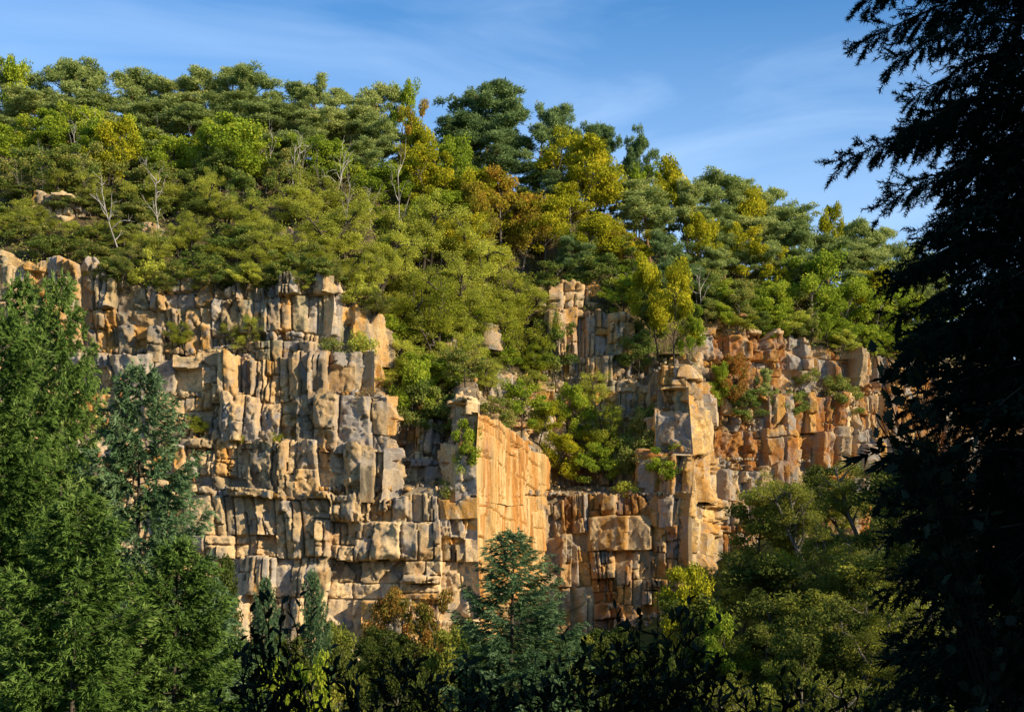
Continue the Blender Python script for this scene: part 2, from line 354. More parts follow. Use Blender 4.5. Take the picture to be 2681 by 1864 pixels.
def lattice_warp(W):
    """slow drift shared by every face so that corners stay closed"""
    return np.stack([.55 * vnoise(W * np.array([.25, .25, .14]), 51) + .03 * vnoise(W * np.array([1., 1., .8]), 52), .35 * vnoise(W * np.array([.3, .3, .2]), 53),
                     .45 * vnoise(W * np.array([.08, .08, .05]), 57) + .14 * vnoise(W * np.array([.4, .4, .4]), 54)], -1)
def rock_face(S, q, z0, z1, cells, r, res=.115, wall=False, ragged=.9, colf=None, top_fn=None, taper=(True, True)):
    """one continuous face; returns a list of (V, quads, colours, area), one for each joint-bounded piece"""
    L = S[-1]; nu = max(4, int(L / res) + 1); nv = max(4, int((z1 - z0) / res) + 1)
    U, Z = np.meshgrid(np.linspace(0, L, nu), np.linspace(z0, z1, nv))
    W = np.stack([np.interp(U, S, q[:, 0]), np.interp(U, S, q[:, 1]), Z], -1)
    tx = np.gradient(W[0, :, 0]); ty = np.gradient(W[0, :, 1]); t2 = unit(np.stack([tx, ty], -1))
    ker = np.ones(9) / 9; pad = lambda v: np.convolve(np.pad(v, 4, mode='edge'), ker, 'valid')
    t2 = unit(np.stack([pad(t2[:, 0]), pad(t2[:, 1])], -1)); N2 = np.broadcast_to(np.stack([t2[:, 1], -t2[:, 0], 0 * t2[:, 0]], -1)[None], W.shape)
    # joints wander
    Uw = np.clip(U + .36 * vnoise(W * np.array([.30, .30, .16]), 81) + .025 * vnoise(W * np.array([1.5, 1.5, 1.1]), 82), 0, L - 1e-4)
    Zw = np.clip(Z + .26 * vnoise(W * np.array([.35, .35, .4]), 83) + .04 * vnoise(W * np.array([1.6, 1.6, 1.6]), 84), z0 + 1e-4, z1 - 1e-4)
    D = np.zeros_like(U); cid = np.full(U.shape, -1); fresh = np.zeros_like(U); col = np.zeros(U.shape + (3,)); edge_d = np.full(U.shape, 1.0); ztop = np.full(nu, z1)
    for ci, (s0, s1, c0, c1, off, gs, gz, chips, cc) in enumerate(cells):
        off = off * 1.25
        i0, i1 = np.searchsorted(U[0], [s0 - .6, s1 + .6]); j0, j1 = np.searchsorted(Z[:, 0], [c0 - .5, c1 + .5]); sl = (slice(j0, j1), slice(i0, i1))
        u = Uw[sl]; z = Zw[sl]; m = (u >= s0) & (u < s1) & (z >= c0) & (z < c1)
        sc = (s0 + s1) / 2; zc = (c0 + c1) / 2; base = off + gs * (u - sc) + gz * (z - zc); d = base
        for (cs, cz, ca, sa, cut, st, o) in chips: d = np.minimum(d, o - st * (ca * (u - cs) + sa * (z - cz) - cut))
        d = np.maximum(d, base - .9)
        D[sl] = np.where(m, d, D[sl]); cid[sl] = np.where(m, ci, cid[sl]); fresh[sl] = np.where(m, np.clip((base - d) * 4, 0, 1), fresh[sl]); col[sl] = np.where(m[..., None], cc, col[sl])
        ed = np.minimum(np.minimum(u - s0, s1 - u), np.minimum(z - c0, c1 - z)); edge_d[sl] = np.where(m, ed, edge_d[sl])
    if wall:
        n1 = vnoise(W * np.array([.30, .30, .16]), 21); n2 = vnoise(W * np.array([.9, .9, .22]), 22); n3 = vnoise(W * np.array([2.2, 2.2, .5]), 23)
        D = D - .5 * (np.abs(vnoise(W * np.array([.75, .75, .07]), 27)) < .035) + .30 * np.round(1.6 * n1 + .5 * n2) / 1.6 + .16 * np.round(2.5 * (n2 + .4 * n3)) / 2.5 + .06 * n3 + .03 * vnoise(W * 5., 24)
        for a_, b_, w_ in ((.30, -.18, .07), (.62, -.24, .09), (.85, -.15, .06), (.12, .05, .05), (.45, -.30, .05)):
            zz = z0 + (z1 - z0) * a_ + b_ * (U - L / 2) + .35 * vnoise(W * np.array([.5, .5, 0]), 25); D = D - .6 * ((np.abs(Z - zz) < w_) & (vnoise(W * np.array([.6, .6, .2]), 26 + int(a_ * 100)) > -.25))
    else:
        zone = np.clip(.5 + 1.3 * vnoise(W * np.array([.16, .16, .13]), 91), 0, 1)      # from massive to shattered
        f1 = facet_noise(W * np.array([.75, .75, .55]), 1); f2 = facet_noise(W * np.array([1.8, 1.8, 1.3]), 2); f3 = facet_noise(W * np.array([3.6, 3.6, 3.0]), 3)
        D = D + (.30 + .30 * zone) * f1 + (.09 + .17 * zone) * f2 + (.03 + .06 * zone) * f3
        crack = (edge_d < .065) & (vnoise(W * np.array([.35, .35, .35]), 92) > -.2); D = D - np.where(crack, .5, 0)
        fresh = np.clip(fresh + .8 * (f1 > .22) - .3 * (f2 > .2), 0, 1)
    tap = np.ones(nu)
    if taper[0]: tap = np.minimum(tap, np.clip(U[0] / .7, 0, 1))
    if taper[1]: tap = np.minimum(tap, np.clip((L - U[0]) / .7, 0, 1))
    D = np.clip(D, -1.3, 1.5) * tap[None]
    # broken upper edge
    P2 = np.stack([W[0, :, 0], W[0, :, 1], 0 * U[0]], -1)
    zr = z1 - ragged * np.clip(.5 + .9 * np.round(3 * vnoise(P2 * .45, 95)) / 3 + .4 * np.round(2 * vnoise(P2 * 1.3, 96)) / 2, 0, 1.4)
    if top_fn is not None: zr = np.minimum(zr, np.array([top_fn(x / y * F + 512) for x, y in zip(W[0, :, 0], W[0, :, 1])]) - ragged * .5 * (vnoise(P2 * .6, 97) + .6 * np.round(2 * vnoise(P2 * 1.4, 98)) / 2))
    over = np.clip(Z - zr[None], 0, None); D = D - np.minimum(over * 2.2, 3.0); Zf = np.where(over > 0, zr[None] + .12 * np.minimum(over, 1.2), Z)
    Wb = W.copy(); Wb[..., 2] = Zf; Wf = Wb + D[..., None] * N2 + lattice_warp(W)
    # colours: grey skin outside, fresh stone where pieces have broken away
    if not wall:
        fr = np.array([.52, .29, .09]) if q[:, 2].mean() > 545 else np.array([.66, .48, .255])
        col = col * (1 - .6 * fresh[..., None]) + fr * .6 * fresh[..., None]
        up_ = np.clip((Z - EYE - 6) / 6, 0, 1)[..., None] * (1.0 if q[:, 2].mean() < 545 else 0.0); och = np.clip(.5 + 1.4 * vnoise(W * np.array([.25, .25, .2]), 93), 0, 1)[..., None]
        col = col * (1 - .55 * (fresh[..., None] * up_ * och)) + np.array([.50, .27, .07]) * .55 * (fresh[..., None] * up_ * och)
        big = vnoise(W * np.array([.13, .13, .11]), 99)[..., None]; col = col * (1 + .22 * big)
    keep = Z < zr[None] + 1.5
    idx = np.arange(nu * nv).reshape(nv, nu); quads = np.stack([idx[:-1, :-1], idx[:-1, 1:], idx[1:, 1:], idx[1:, :-1]], -1).reshape(-1, 4)
    qc = cid[:-1, :-1].reshape(-1); qk = keep[:-1, :-1].reshape(-1); Vf = Wf.reshape(-1, 3); Cf = col.reshape(-1, 3); out = []
    for ci in range(len(cells)):
        m = (qc == ci) & qk
        if not m.any(): continue
        qq = quads[m]; un, inv = np.unique(qq, return_inverse=True)
        out.append((Vf[un], inv.reshape(-1, 4), Cf[un], float(m.sum()) * res * res))
    return out

rb = np.random.default_rng(11)
def wall_top(px): return EYE + float(np.interp(px, [478, 543], [11.6, 8.9]))
def buttress_top(px): return EYE + float(np.interp(px, [691, 704, 718], [15.5, 12.8, 9.0]))
for k in range(5):
    pts = np.array([(X_at(p, y), y, p) for p, y in TIER[k]])
    runs = []; cur = [0]      # break the outline into runs at sharp corners
    for i in range(1, len(pts)):
        cur.append(i)
        if i < len(pts) - 1:
            a = pts[i, :2] - pts[i - 1, :2]; b = pts[i + 1, :2] - pts[i, :2]
            if np.dot(a, b) / (np.linalg.norm(a) * np.linalg.norm(b)) < .93: runs.append(cur); cur = [i]
    runs.append(cur)
    for run in runs:
        q = pts[run]
        for side, lim in ((0, -70), (-1, 1050)):      # leave out what lies far outside the view
            if (side == 0 and q[0, 2] < lim) or (side == -1 and q[-1, 2] > lim):
                Yl = float(np.interp(lim, q[:, 2], q[:, 1])); new = np.array([float(X_at(lim, Yl)), Yl, lim])
                q = np.vstack([new, q[q[:, 2] > lim]]) if side == 0 else np.vstack([q[q[:, 2] < lim], new])
        S = np.concatenate([[0], np.cumsum(np.linalg.norm(np.diff(q[:, :2], axis=0), axis=1))])
        if S[-1] < .5: continue
        d = q[-1, :2] - q[0, :2]; pm = q[:, 2].mean(); steep = d[1] > abs(d[0]) and S[-1] > 6
        wall = steep and 470 < pm < 560 and k < 2; butt = steep and 685 < pm < 725 and k < 3
        z0, z1 = max(LV[k], -10.0) + EYE, LV[k + 1] + EYE; top_fn = None
        if k > 0: z0 -= .9
        if wall and k == 1: z1 = EYE + 12.0; top_fn = wall_top
        if butt and k == 2: z1 = EYE + 15.6; top_fn = buttress_top
        if k == 4 or (k == 3 and 380 <= pm <= 545): top_fn = lambda p: float(top_z(p)) + .3
        def colf(sc, zc):
            x = np.interp(sc, S, q[:, 0]); y = np.interp(sc, S, q[:, 1]); return pick(x / y * F + 512, zc, wall or butt, rb)
        cells = []
        if wall:
            fracture(0, S[-1], z0, z1, 0, 0, 0, [], None, rb, cells, colf, 9, 7); cells = [(c[0], c[1], c[2], c[3], float(np.clip(c[4], -.12, .12)), 0, 0, [], np.array([.47, .30, .115]) * rb.uniform(.93, 1.07)) for c in cells]
        else:
            sa_ = 0.0      # bedding differs from one stretch of the face to the next
            while sa_ < S[-1] - .3:
                sb_ = sa_ + rb.uniform(4, 12)
                if S[-1] - sb_ < 3: sb_ = S[-1]
                cuts = [z0]
                while z1 - cuts[-1] > 1.2:
                    st = rb.choice([.8, 1.8, 3.4, 5.2], p=[.09, .16, .33, .42])
                    if z1 - cuts[-1] - st < .7: break
                    cuts.append(cuts[-1] + st)
                cuts.append(z1); o0_ = rb.normal(0, .25)
                for c0, c1 in zip(cuts[:-1], cuts[1:]):
                    hh = c1 - c0; o = o0_ + rb.normal(0, .16); wide_ = rb.uniform(3, 6) if butt or rb.random() < .2 else rb.uniform(1.2, 2.8)
                    fracture(sa_, sb_, c0, c1, o, 0, 0, [], None, rb, cells, colf, wide_ if hh > 1.2 else rb.uniform(.9, 2.2), max(1.3, hh * rb.uniform(.8, 2.4)))
                sa_ = sb_
        for V, Q, C, ar in rock_face(S, q, z0, z1, cells, rb, wall=wall, ragged=1.5 if k == 4 else (.5 if wall else .9), top_fn=top_fn):
            x, y, z = V.mean(0); px = x / y * F + 512; py = HZ - (z - EYE) / y * F
            if py > 712 or px < -60 or px > 1045: continue
            vis = 1.0 if (0 < px < 900 and py < 640 and not (px < 130 and py > 380)) else .05
            blocks.append((ar * vis, V, Q, C, wall))
blocks.sort(key=lambda b: -b[0])
for a, V, Q, c, sm in blocks[:300]:
    o0 = V.mean(0); me = mesh_data('rock_block', V - o0, [Q], color=c)
    o = link('rock_block', me, M['rock_wall' if sm else 'rock'], cliff); o.location = o0
Vs, Qs, Cs, off = [], [], [], 0
for a, V, Q, c, sm in blocks[300:]:
    Vs.append(V); Qs.append(Q + off); Cs.append(c); off += len(V)
o = link('small_rock_blocks', mesh_data('small_rock_blocks', np.concatenate(Vs), [np.concatenate(Qs)], color=np.concatenate(Cs)), M['rock'], cliff); tag(o, kind='stuff')
print('blocks', len(blocks))

# ------------------------------------------------------------------ tree building
class Tubes:
    def __init__(s): s.V = []; s.Q = []; s.n = 0
    def add(s, pts, radii, sides=5):
        pts = np.asarray(pts, float); radii = np.asarray(radii, float); m = len(pts)
        tg = unit(np.gradient(pts, axis=0)); ref = np.where(np.abs(tg[:, 2:3]) > .9, np.array([[1., 0, 0]]), np.array([[0, 0, 1.]]))
        a = unit(np.cross(tg, ref)); b = np.cross(tg, a)
        an = np.arange(sides) / sides * 2 * math.pi
        R = pts[:, None] + radii[:, None, None] * (np.cos(an)[None, :, None] * a[:, None] + np.sin(an)[None, :, None] * b[:, None])
        idx = s.n + np.arange(m * sides).reshape(m, sides); nx = np.roll(idx, -1, 1)
        s.Q.append(np.stack([idx[:-1], nx[:-1], nx[1:], idx[1:]], -1).reshape(-1, 4)); s.V.append(R.reshape(-1, 3)); s.n += m * sides
    def mesh(s, name): return mesh_data(name, np.concatenate(s.V), [np.concatenate(s.Q)], smooth=True)

def curve(p0, d, L, r, n=6, wig=0.12, up=0.0, droop=0.0):
    p = [np.asarray(p0, float)]; d = unit(np.asarray(d, float))
    for i in range(n - 1):
        d = unit(d + r.normal(0, wig, 3) + np.array([0, 0, up - droop])); p.append(p[-1] + d * L / (n - 1))
    return np.array(p)
def rand_dirs(n, r): return unit(r.normal(size=(n, 3)))
def leaf_quads(C, A, Lg, Wd, r, nb=None, fold=0.0):
    """kite leaves at C along A; nb: preferred normals"""
    n = len(C); A = unit(A); Nn = rand_dirs(n, r) if nb is None else unit(nb + 0.9 * rand_dirs(n, r))
    S = unit(np.cross(A, Nn)); Lg = np.broadcast_to(Lg, (n,))[:, None]; Wd = np.broadcast_to(Wd, (n,))[:, None]
    Nn = np.cross(S, A)
    v = np.stack([C - A * Lg * .5, C + S * Wd * .5 + Nn * Wd * fold, C + A * Lg * .5, C - S * Wd * .5 + Nn * Wd * fold], 1)
    return v.reshape(-1, 3), np.arange(n * 4).reshape(n, 4)
def tris(C, A, Lg, Wd, r):
    n = len(C); A = unit(A); S = unit(np.cross(A, rand_dirs(n, r))); Lg = np.broadcast_to(Lg, (n,))[:, None]; Wd = np.broadcast_to(Wd, (n,))[:, None]
    v = np.stack([C - S * Wd * .5, C + S * Wd * .5, C + A * Lg], 1)
    return v.reshape(-1, 3), np.arange(n * 3).reshape(n, 3)
def blob(c, rad, n, r, shell=0.55):
    d = rand_dirs(n, r); rr = r.uniform(shell ** 3, 1, n) ** (1 / 3)
    return c + d * rr[:, None] * np.asarray(rad), d

def pine(seed, H=10.0, bare=0.30, wide=3.0, big=False):
    r = np.random.default_rng(seed); T = Tubes()
    tr = curve((0, 0, -0.3), (r.normal(0, .05), r.normal(0, .05), 1), H * .96, r, 9, .05, up=.04); tr[:, 2] *= H * .96 / max(tr[-1, 2], .1)
    T.add(tr, np.linspace(.17, .035, 9), 7)
    C, A, tint = [], [], []
    nb = 13 if not big else 18
    for i in range(nb):
        f = bare + (1 - bare) * (i + r.uniform(0, .8)) / nb; f = min(f, .985)
        p0 = np.array([np.interp(f * 8, range(9), tr[:, q]) for q in range(3)])
        g = (f - bare) / (1 - bare)
        L = wide * (0.50 + 0.62 * math.sin(math.pi * (0.16 + 0.78 * g))) * r.uniform(.6, 1.05) * (0.45 if g > .92 else 1)
        if big: L = wide * (.42 + .62 * math.sin(math.pi * (.22 + .60 * g))) * r.uniform(.6, 1.1) * (.6 if g > .9 else 1)
        az = i * 2.4 + r.uniform(-.5, .5)
        lim = curve(p0, (math.cos(az), math.sin(az), .12 + .55 * g), L, r, 6, .16, up=.06)
        T.add(lim, np.linspace(.055, .016, 6), 4)
        for kq in range(9):
            ff = r.uniform(.30, 1.0) if kq else 1.0
            c = np.array([np.interp(ff * 5, range(6), lim[:, q]) for q in range(3)]) + r.normal(0, .34, 3) * [1.3, 1.3, .75]
            rad = r.uniform(.30, .62) * np.array([1.1, 1.1, .75]) * (wide / 3) ** .5
            n = int(190 * (rad[0] * rad[0])) + 26
            P, D = blob(c + [0, 0, .1], rad, n, r, .15); P = P + r.normal(0, .12, P.shape)
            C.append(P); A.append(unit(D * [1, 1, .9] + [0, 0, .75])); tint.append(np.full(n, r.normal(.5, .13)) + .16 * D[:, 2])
            if kq < 5: T.add(np.array([p0 + (lim[3] - p0) * .9, (lim[3] + c) / 2, c]), [.02, .014, .008], 3)
    C = np.concatenate(C); A = np.concatenate(A); tint = np.concatenate(tint); n = len(C)
    rep = 3
    C4 = np.repeat(C, rep, 0) + r.normal(0, .035, (n * rep, 3)); A4 = unit(np.repeat(A, rep, 0) + r.normal(0, .85, (n * rep, 3)))
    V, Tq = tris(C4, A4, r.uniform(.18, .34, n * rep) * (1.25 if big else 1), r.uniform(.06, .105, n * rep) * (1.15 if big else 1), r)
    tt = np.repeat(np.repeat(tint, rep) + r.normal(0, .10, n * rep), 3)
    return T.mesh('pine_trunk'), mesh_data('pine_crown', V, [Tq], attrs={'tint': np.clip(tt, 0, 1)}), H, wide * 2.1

def broadleaf(seed, H=8.0, wide=3.2, leaf=.27, nclump=84, per=105, bare=.22, flat=.75, stems=1):
    r = np.random.default_rng(seed); T = Tubes(); ends = []
    for s in range(stems):
        lean = (r.normal(0, .10 if stems == 1 else .28), r.normal(0, .10 if stems == 1 else .28), 1)
        tr = curve((r.normal(0, .15 * (stems - 1)), r.normal(0, .15 * (stems - 1)), -.3), lean, H * .85, r, 8, .09, up=.05)
        T.add(tr, np.linspace(.15 / stems ** .5, .03, 8), 6)
        nl = 13 // stems + 2
        for i in range(nl):
            f = bare + (.97 - bare) * (i + r.uniform(0, .8)) / nl
            p0 = np.array([np.interp(f * 7, range(8), tr[:, q]) for q in range(3)]); az = i * 2.4 + r.uniform(-.6, .6)
            g = (f - bare) / (1 - bare); L = wide * (.55 + .6 * math.sin(math.pi * (.25 + .7 * g))) * r.uniform(.6, 1.05)
            lim = curve(p0, (math.cos(az), math.sin(az), .55 + .5 * g), L, r, 6, .17, up=.05); T.add(lim, np.linspace(.06, .014, 6), 4)
            for kq in range(3):
                st = lim[r.integers(2, 5)]; tw = curve(st, (math.cos(az + r.normal(0, .9)), math.sin(az + r.normal(0, .9)), r.uniform(.1, .9)), L * r.uniform(.3, .6), r, 4, .2)
                T.add(tw, np.linspace(.022, .007, 4), 3); ends.append(tw[-1]); ends.append(tw[2])
            ends.append(lim[-1]); ends.append(lim[4])
    ends = np.array(ends); pick_i = r.permutation(len(ends))[:nclump]
    C, A, tint = [], [], []
    for c in ends[pick_i]:
        rad = r.uniform(.45, .95) * np.array([1.1, 1.1, flat]) * (wide / 3.2)
        n = int(per * r.uniform(.6, 1.3)); P, D = blob(c, rad, n, r, .3)
        C.append(P); A.append(unit(rand_dirs(n, r) + D * .4)); tint.append(np.full(n, r.normal(.46, .17)))
    C = np.concatenate(C); A = np.concatenate(A); tint = np.concatenate(tint); n = len(C)
    V, Q = leaf_quads(C, A, r.uniform(.7, 1.3, n) * leaf, r.uniform(.7, 1.2, n) * leaf * .62, r, nb=np.tile([0.15, -.25, .8], (n, 1)), fold=.12)
    tt = np.repeat(tint + r.normal(0, .16, n), 4)
    return T.mesh('tree_trunk'), mesh_data('tree_crown', V, [Q], attrs={'tint': np.clip(tt, 0, 1)}), H, wide * 2.2

def locust(seed, H=8.5, wide=4.0, per=150):
    r = np.random.default_rng(seed); T = Tubes(); ends = []
    for s in range(2):
        tr = curve((r.normal(0, .2), r.normal(0, .2), -.3), (r.normal(0, .28), r.normal(0, .2), 1), H * .8, r, 9, .15, up=.05)
        T.add(tr, np.linspace(.22, .06, 9), 6)
        for i in range(9):
            f = .22 + .72 * (i + r.uniform(0, .8)) / 9; p0 = np.array([np.interp(f * 8, range(9), tr[:, q]) for q in range(3)]); az = i * 2.4 + s + r.uniform(-.6, .6)
            L = wide * r.uniform(.45, 1.0) * (1.1 - .4 * f)
            lim = curve(p0, (math.cos(az), math.sin(az), .75), L, r, 8, .26, up=.03); T.add(lim, np.linspace(.13, .032, 8), 4)
            for kq in range(5):
                st = lim[r.integers(2, 8)]; b = az + r.normal(0, 1.0)
                tw = curve(st, (math.cos(b), math.sin(b), r.uniform(-.05, .5)), L * r.uniform(.22, .5), r, 5, .22); T.add(tw, np.linspace(.036, .010, 5), 3)
                ends.append((tw[-1], tw[-1] - tw[-2])); ends.append((tw[2], tw[2] - tw[1]))
    C, A, tint, Nb = [], [], [], []
    for c, d in ends:
        if r.random() < .36: continue
        rad = r.uniform(.45, .85) * np.array([1.15, 1.15, .60]); n = int(per * r.uniform(.5, 1.2)); P, D = blob(c, rad, n, r, .1)
        P[:, 2] -= .18 * (D[:, 0] ** 2 + D[:, 1] ** 2) * rad[0]
        C.append(P); A.append(unit(rand_dirs(n, r) * [1, 1, .4] + D * [1, 1, 0] * .8)); tint.append(np.full(n, r.normal(.48, .15)))
    C = np.concatenate(C); A = np.concatenate(A); tint = np.concatenate(tint); n = len(C)
    V, Q = leaf_quads(C, A, r.uniform(.13, .24, n), r.uniform(.05, .09, n), r, nb=np.tile([.1, -.2, 1.0], (n, 1)))
    tt = np.repeat(tint + r.normal(0, .15, n), 4)
    return T.mesh('locust_trunk'), mesh_data('locust_crown', V, [Q], attrs={'tint': np.clip(tt, 0, 1)}), H, wide * 2.2

def shrub(seed, R=1.0, n=1500, leaf=.16, H=1.3):
    r = np.random.default_rng(seed); T = Tubes(); C, A, tint = [], [], []
    for i in range(7):
        az = i * 2.4; d = (math.cos(az) * r.uniform(.2, .8), math.sin(az) * r.uniform(.2, .8), 1)
        st = curve((0, 0, -.25), d, H * r.uniform(.7, 1.1), r, 5, .18); T.add(st, np.linspace(.035, .01, 5), 4)
        for kq in range(3):
            c = st[r.integers(2, 5)] + r.normal(0, .2, 3) * R; m = n // 21
            P, D = blob(c, r.uniform(.3, .55) * R * np.array([1.15, 1.15, .75]), m, r, .2)
            C.append(P); A.append(rand_dirs(m, r)); tint.append(np.full(m, r.normal(.48, .15)))
    C = np.concatenate(C); A = np.concatenate(A); tint = np.concatenate(tint); m = len(C)
    V, Q = leaf_quads(C, A, r.uniform(.7, 1.3, m) * leaf, r.uniform(.35, .6, m) * leaf, r, nb=np.tile([.1, -.25, .8], (m, 1)), fold=.1)
    return T.mesh('shrub_stems'), mesh_data('shrub_foliage', V, [Q], attrs={'tint': np.clip(np.repeat(tint + r.normal(0, .15, m), 4), 0, 1)}), H * 1.2, R * 2.2

def spruce(seed, H=17.0, R=5.2, nbr=150, ntw=30, needle=.11, per=15, tw=1.0):
    r = np.random.default_rng(seed); T = Tubes()
    tr = curve((0, 0, -.3), (0, 0, 1), H, r, 9, .015); tr[:, 2] *= H / tr[-1, 2]; T.add(tr, np.linspace(.010 * H, .015, 9), 7)
    C, A, tint = [], [], []
    def twig(p, td, tl, bt):
        m = max(5, int(per * tl / .4)); s2 = r.uniform(0, 1, m); rd = rand_dirs(m, r)
        P = p + td * (s2 * tl)[:, None] + np.array([0, 0, -.12]) * (s2 ** 2 * tl)[:, None] + rd * .012
        C.append(P); A.append(unit(td * 1.1 + rd * .75 + np.array([0, 0, .10]))); tint.append(np.full(m, bt) + .30 * (s2 - .5))
    for i in range(nbr):
        f = (i + .5) / nbr; z = H * f; L = R * (1 - f) ** .72 * r.uniform(.62, 1.12) + .18
        az = i * 2.39996 + r.normal(0, .3); up = -.10 + .85 * f ** 2 + r.normal(0, .08)
        n = 8; ss = np.linspace(0, 1, n); h = np.array([math.cos(az), math.sin(az), 0.])
        c0 = np.array([np.interp(f * 8, range(9), tr[:, 0]), np.interp(f * 8, range(9), tr[:, 1]), z])
        br = c0 + h * (ss * L)[:, None] + UPZ * ((up * ss - .40 * ss ** 1.5 * (1 - f) + .34 * ss ** 4) * L)[:, None]
        br += r.normal(0, .025 * L, (n, 3)) * ss[:, None]; T.add(br, np.linspace(.012 + .006 * L, .006, n), 3)
        side = np.array([-h[1], h[0], 0]); bt = r.normal(.42, .13); nt = max(9, int(ntw * (.35 + .65 * L / R)))
        for kq in range(nt):
            a = .10 + .90 * ((kq + r.random()) / nt) ** .8
            p = np.array([np.interp(a * (n - 1), range(n), br[:, q]) for q in range(3)]); sg = 1 if kq % 2 else -1
            tl = (L * (.05 + .26 * (1 - a)) + .20) * r.uniform(.6, 1.25) * tw
            td = unit(h * r.uniform(.5, 1.2) + side * sg * r.uniform(.1, 1.0) + UPZ * r.uniform(-.75, .18))
            twig(p, td, tl, bt + .2 * (a - .6))
            for _ in range(int(tl / .28)):
                b = r.uniform(.25, .9); twig(p + td * tl * b, unit(td + side * r.uniform(-.9, .9) + UPZ * r.uniform(-.55, .4)), tl * r.uniform(.3, .55), bt + .2 * (a - .5))
        twig(br[-2], unit(br[-1] - br[-2] + UPZ * .2), L / 8 + .2, bt + .2)
    twig(tr[-2], UPZ, tr[-1, 2] - tr[-2, 2] + .3, .6)
    C = np.concatenate(C); A = np.concatenate(A); tint = np.concatenate(tint); n = len(C)
    V, Q = tris(C, A, r.uniform(.8, 1.4, n) * needle * 1.3, r.uniform(.7, 1.1, n) * needle * .50, r)
    tt = np.repeat(tint + r.normal(0, .08, n), 3)
    print('spruce tris', len(Q))
    return T.mesh('spruce_trunk'), mesh_data('spruce_crown', V, [Q], attrs={'tint': np.clip(tt, 0, 1)}), H, R * 2

def dead(seed, H=6.0):
    r = np.random.default_rng(seed); T = Tubes()
    tr = curve((0, 0, -.3), (r.normal(0, .15), 0, 1), H, r, 9, .13, up=.05); T.add(tr, np.linspace(.10, .02, 9), 5)
    for i in range(9):
        f = r.uniform(.3, .95); p = np.array([np.interp(f * 8, range(9), tr[:, q]) for q in range(3)]); az = i * 2.4
        b = curve(p, (math.cos(az), math.sin(az) * .7, r.uniform(.4, 1.2)), H * r.uniform(.18, .42), r, 6, .25, up=.06); T.add(b, np.linspace(.045, .010, 6), 4)
        for kq in range(2):
            t2 = curve(b[r.integers(2, 5)], (math.cos(az + r.normal(0, 1)), math.sin(az + r.normal(0, 1)), .6), H * r.uniform(.08, .2), r, 4, .25); T.add(t2, np.linspace(.018, .006, 4), 3)
    return T.mesh('dead_trunk'), H

# ------------------------------------------------------------------ kinds (shared mesh data)
V_ = {
 'pine': [pine(s, 10, .30, 3.0) for s in (1, 2, 3, 4)],
 'barepine': [pine(s, 10, .55, 2.7) for s in (7, 8, 9)],
 'bigpine': [pine(s, 11, .25, 4.0, True) for s in (5, 6)],
 'broad': [broadleaf(s) for s in (11, 12, 13)] + [broadleaf(14, stems=2, bare=.12)],
 'locust': [locust(s) for s in (21, 22, 23)],
 'shrub': [shrub(s) for s in (31, 32, 33)],
}
DEAD = [dead(s) for s in (41, 42, 43)]
placed = []
def put(kind, mat, base, H, Wd, label, cat, group, name, trunkmat='bark', rot=None, var=None, lean=0.0):
    vs = V_[kind]; var = len(placed) % len(vs) if var is None else var
    tm, cm, h0, w0 = vs[var]
    e = empty(name, base); e.rotation_euler = (0, lean, rng.uniform(0, 6.28) if rot is None else rot)
    if 'pine' in kind: H = H * .91      # the top tufts reach above the stem
    s = Wd / w0; e.scale = (s, s, H / h0)
    if lean: e.rotation_euler = (rng.normal(0, lean), rng.normal(0, lean), e.rotation_euler.z)
    tag(e, label, cat, group)
    tpart, cpart = ('stem', 'foliage') if kind == 'shrub' else ('trunk', 'crown')
    if not len(tm.materials): tm.materials.append(M[trunkmat])
    if not len(cm.materials): cm.materials.append(M[mat])
    for nm, me, mt in ((tpart, tm, M[trunkmat]), (cpart, cm, M[mat])):
        o = bpy.data.objects.new(nm, me); COL.objects.link(o); o.parent = e
        o.material_slots[0].link = 'OBJECT'; o.material_slots[0].material = mt
    placed.append(e); return e
ORD = ['first', 'second', 'third', 'fourth', 'fifth', 'sixth', 'seventh', 'eighth', 'ninth', 'tenth', 'eleventh', 'twelfth', 'thirteenth', 'fourteenth', 'fifteenth', 'sixteenth', 'seventeenth', 'eighteenth', 'nineteenth', 'twentieth']
def order(i, n): return 'leftmost' if i == 0 else ('rightmost' if i == n - 1 else ORD[i] + ' from the left')
def hill_row(kind, mat, rows, desc, cat, group, name, trunkmat='bark', extra=''):
    """rows: (px, t, top row, width in pixels) sorted from left to right"""
    rows = sorted(rows)
    for i, (px, t, top, w) in enumerate(rows):
        b = hill(px, t); Y = b[1]; ztop = Z_at(top, Y); H = max(2.0, float(ztop - b[2]) + .3); Wd = w / F * Y
        put(kind, mat, (b[0], b[1], b[2] - .1), H, Wd, f'{desc}, {order(i, len(rows))} of the {group}', cat, group, name, trunkmat, lean=.05)

# pines against the sky on the left
hill_row('pine', 'pine', [(22,.98,64,62),(54,1.0,61,60),(78,.96,64,58),(98,1.0,65,56),(130,.97,66,64),(152,1.0,71,56),(182,1.0,74,60),(208,.97,64,66),(236,1.0,69,60),(258,.95,69,60),(292,.97,78,52),(314,1.0,79,54),(338,.95,90,50),(366,.97,82,58)],
         'round-crowned green pine', 'pine tree', 'pines on the left skyline', 'pine_tree', 'pine_bark')
hill_row('barepine', 'pine', [(38,.80,92,70),(72,.74,104,64),(106,.82,92,70),(140,.76,104,66),(172,.80,96,70),(200,.72,108,64),(228,.80,92,74),(262,.74,100,70),(290,.78,102,62),(318,.76,112,58),(346,.80,105,66),(374,.76,118,52),(20,.66,118,60),(58,.60,132,58),(90,.64,126,60)],
         'flat-topped pine', 'pine tree', 'second row of left pines', 'pine_tree', 'pine_bark')
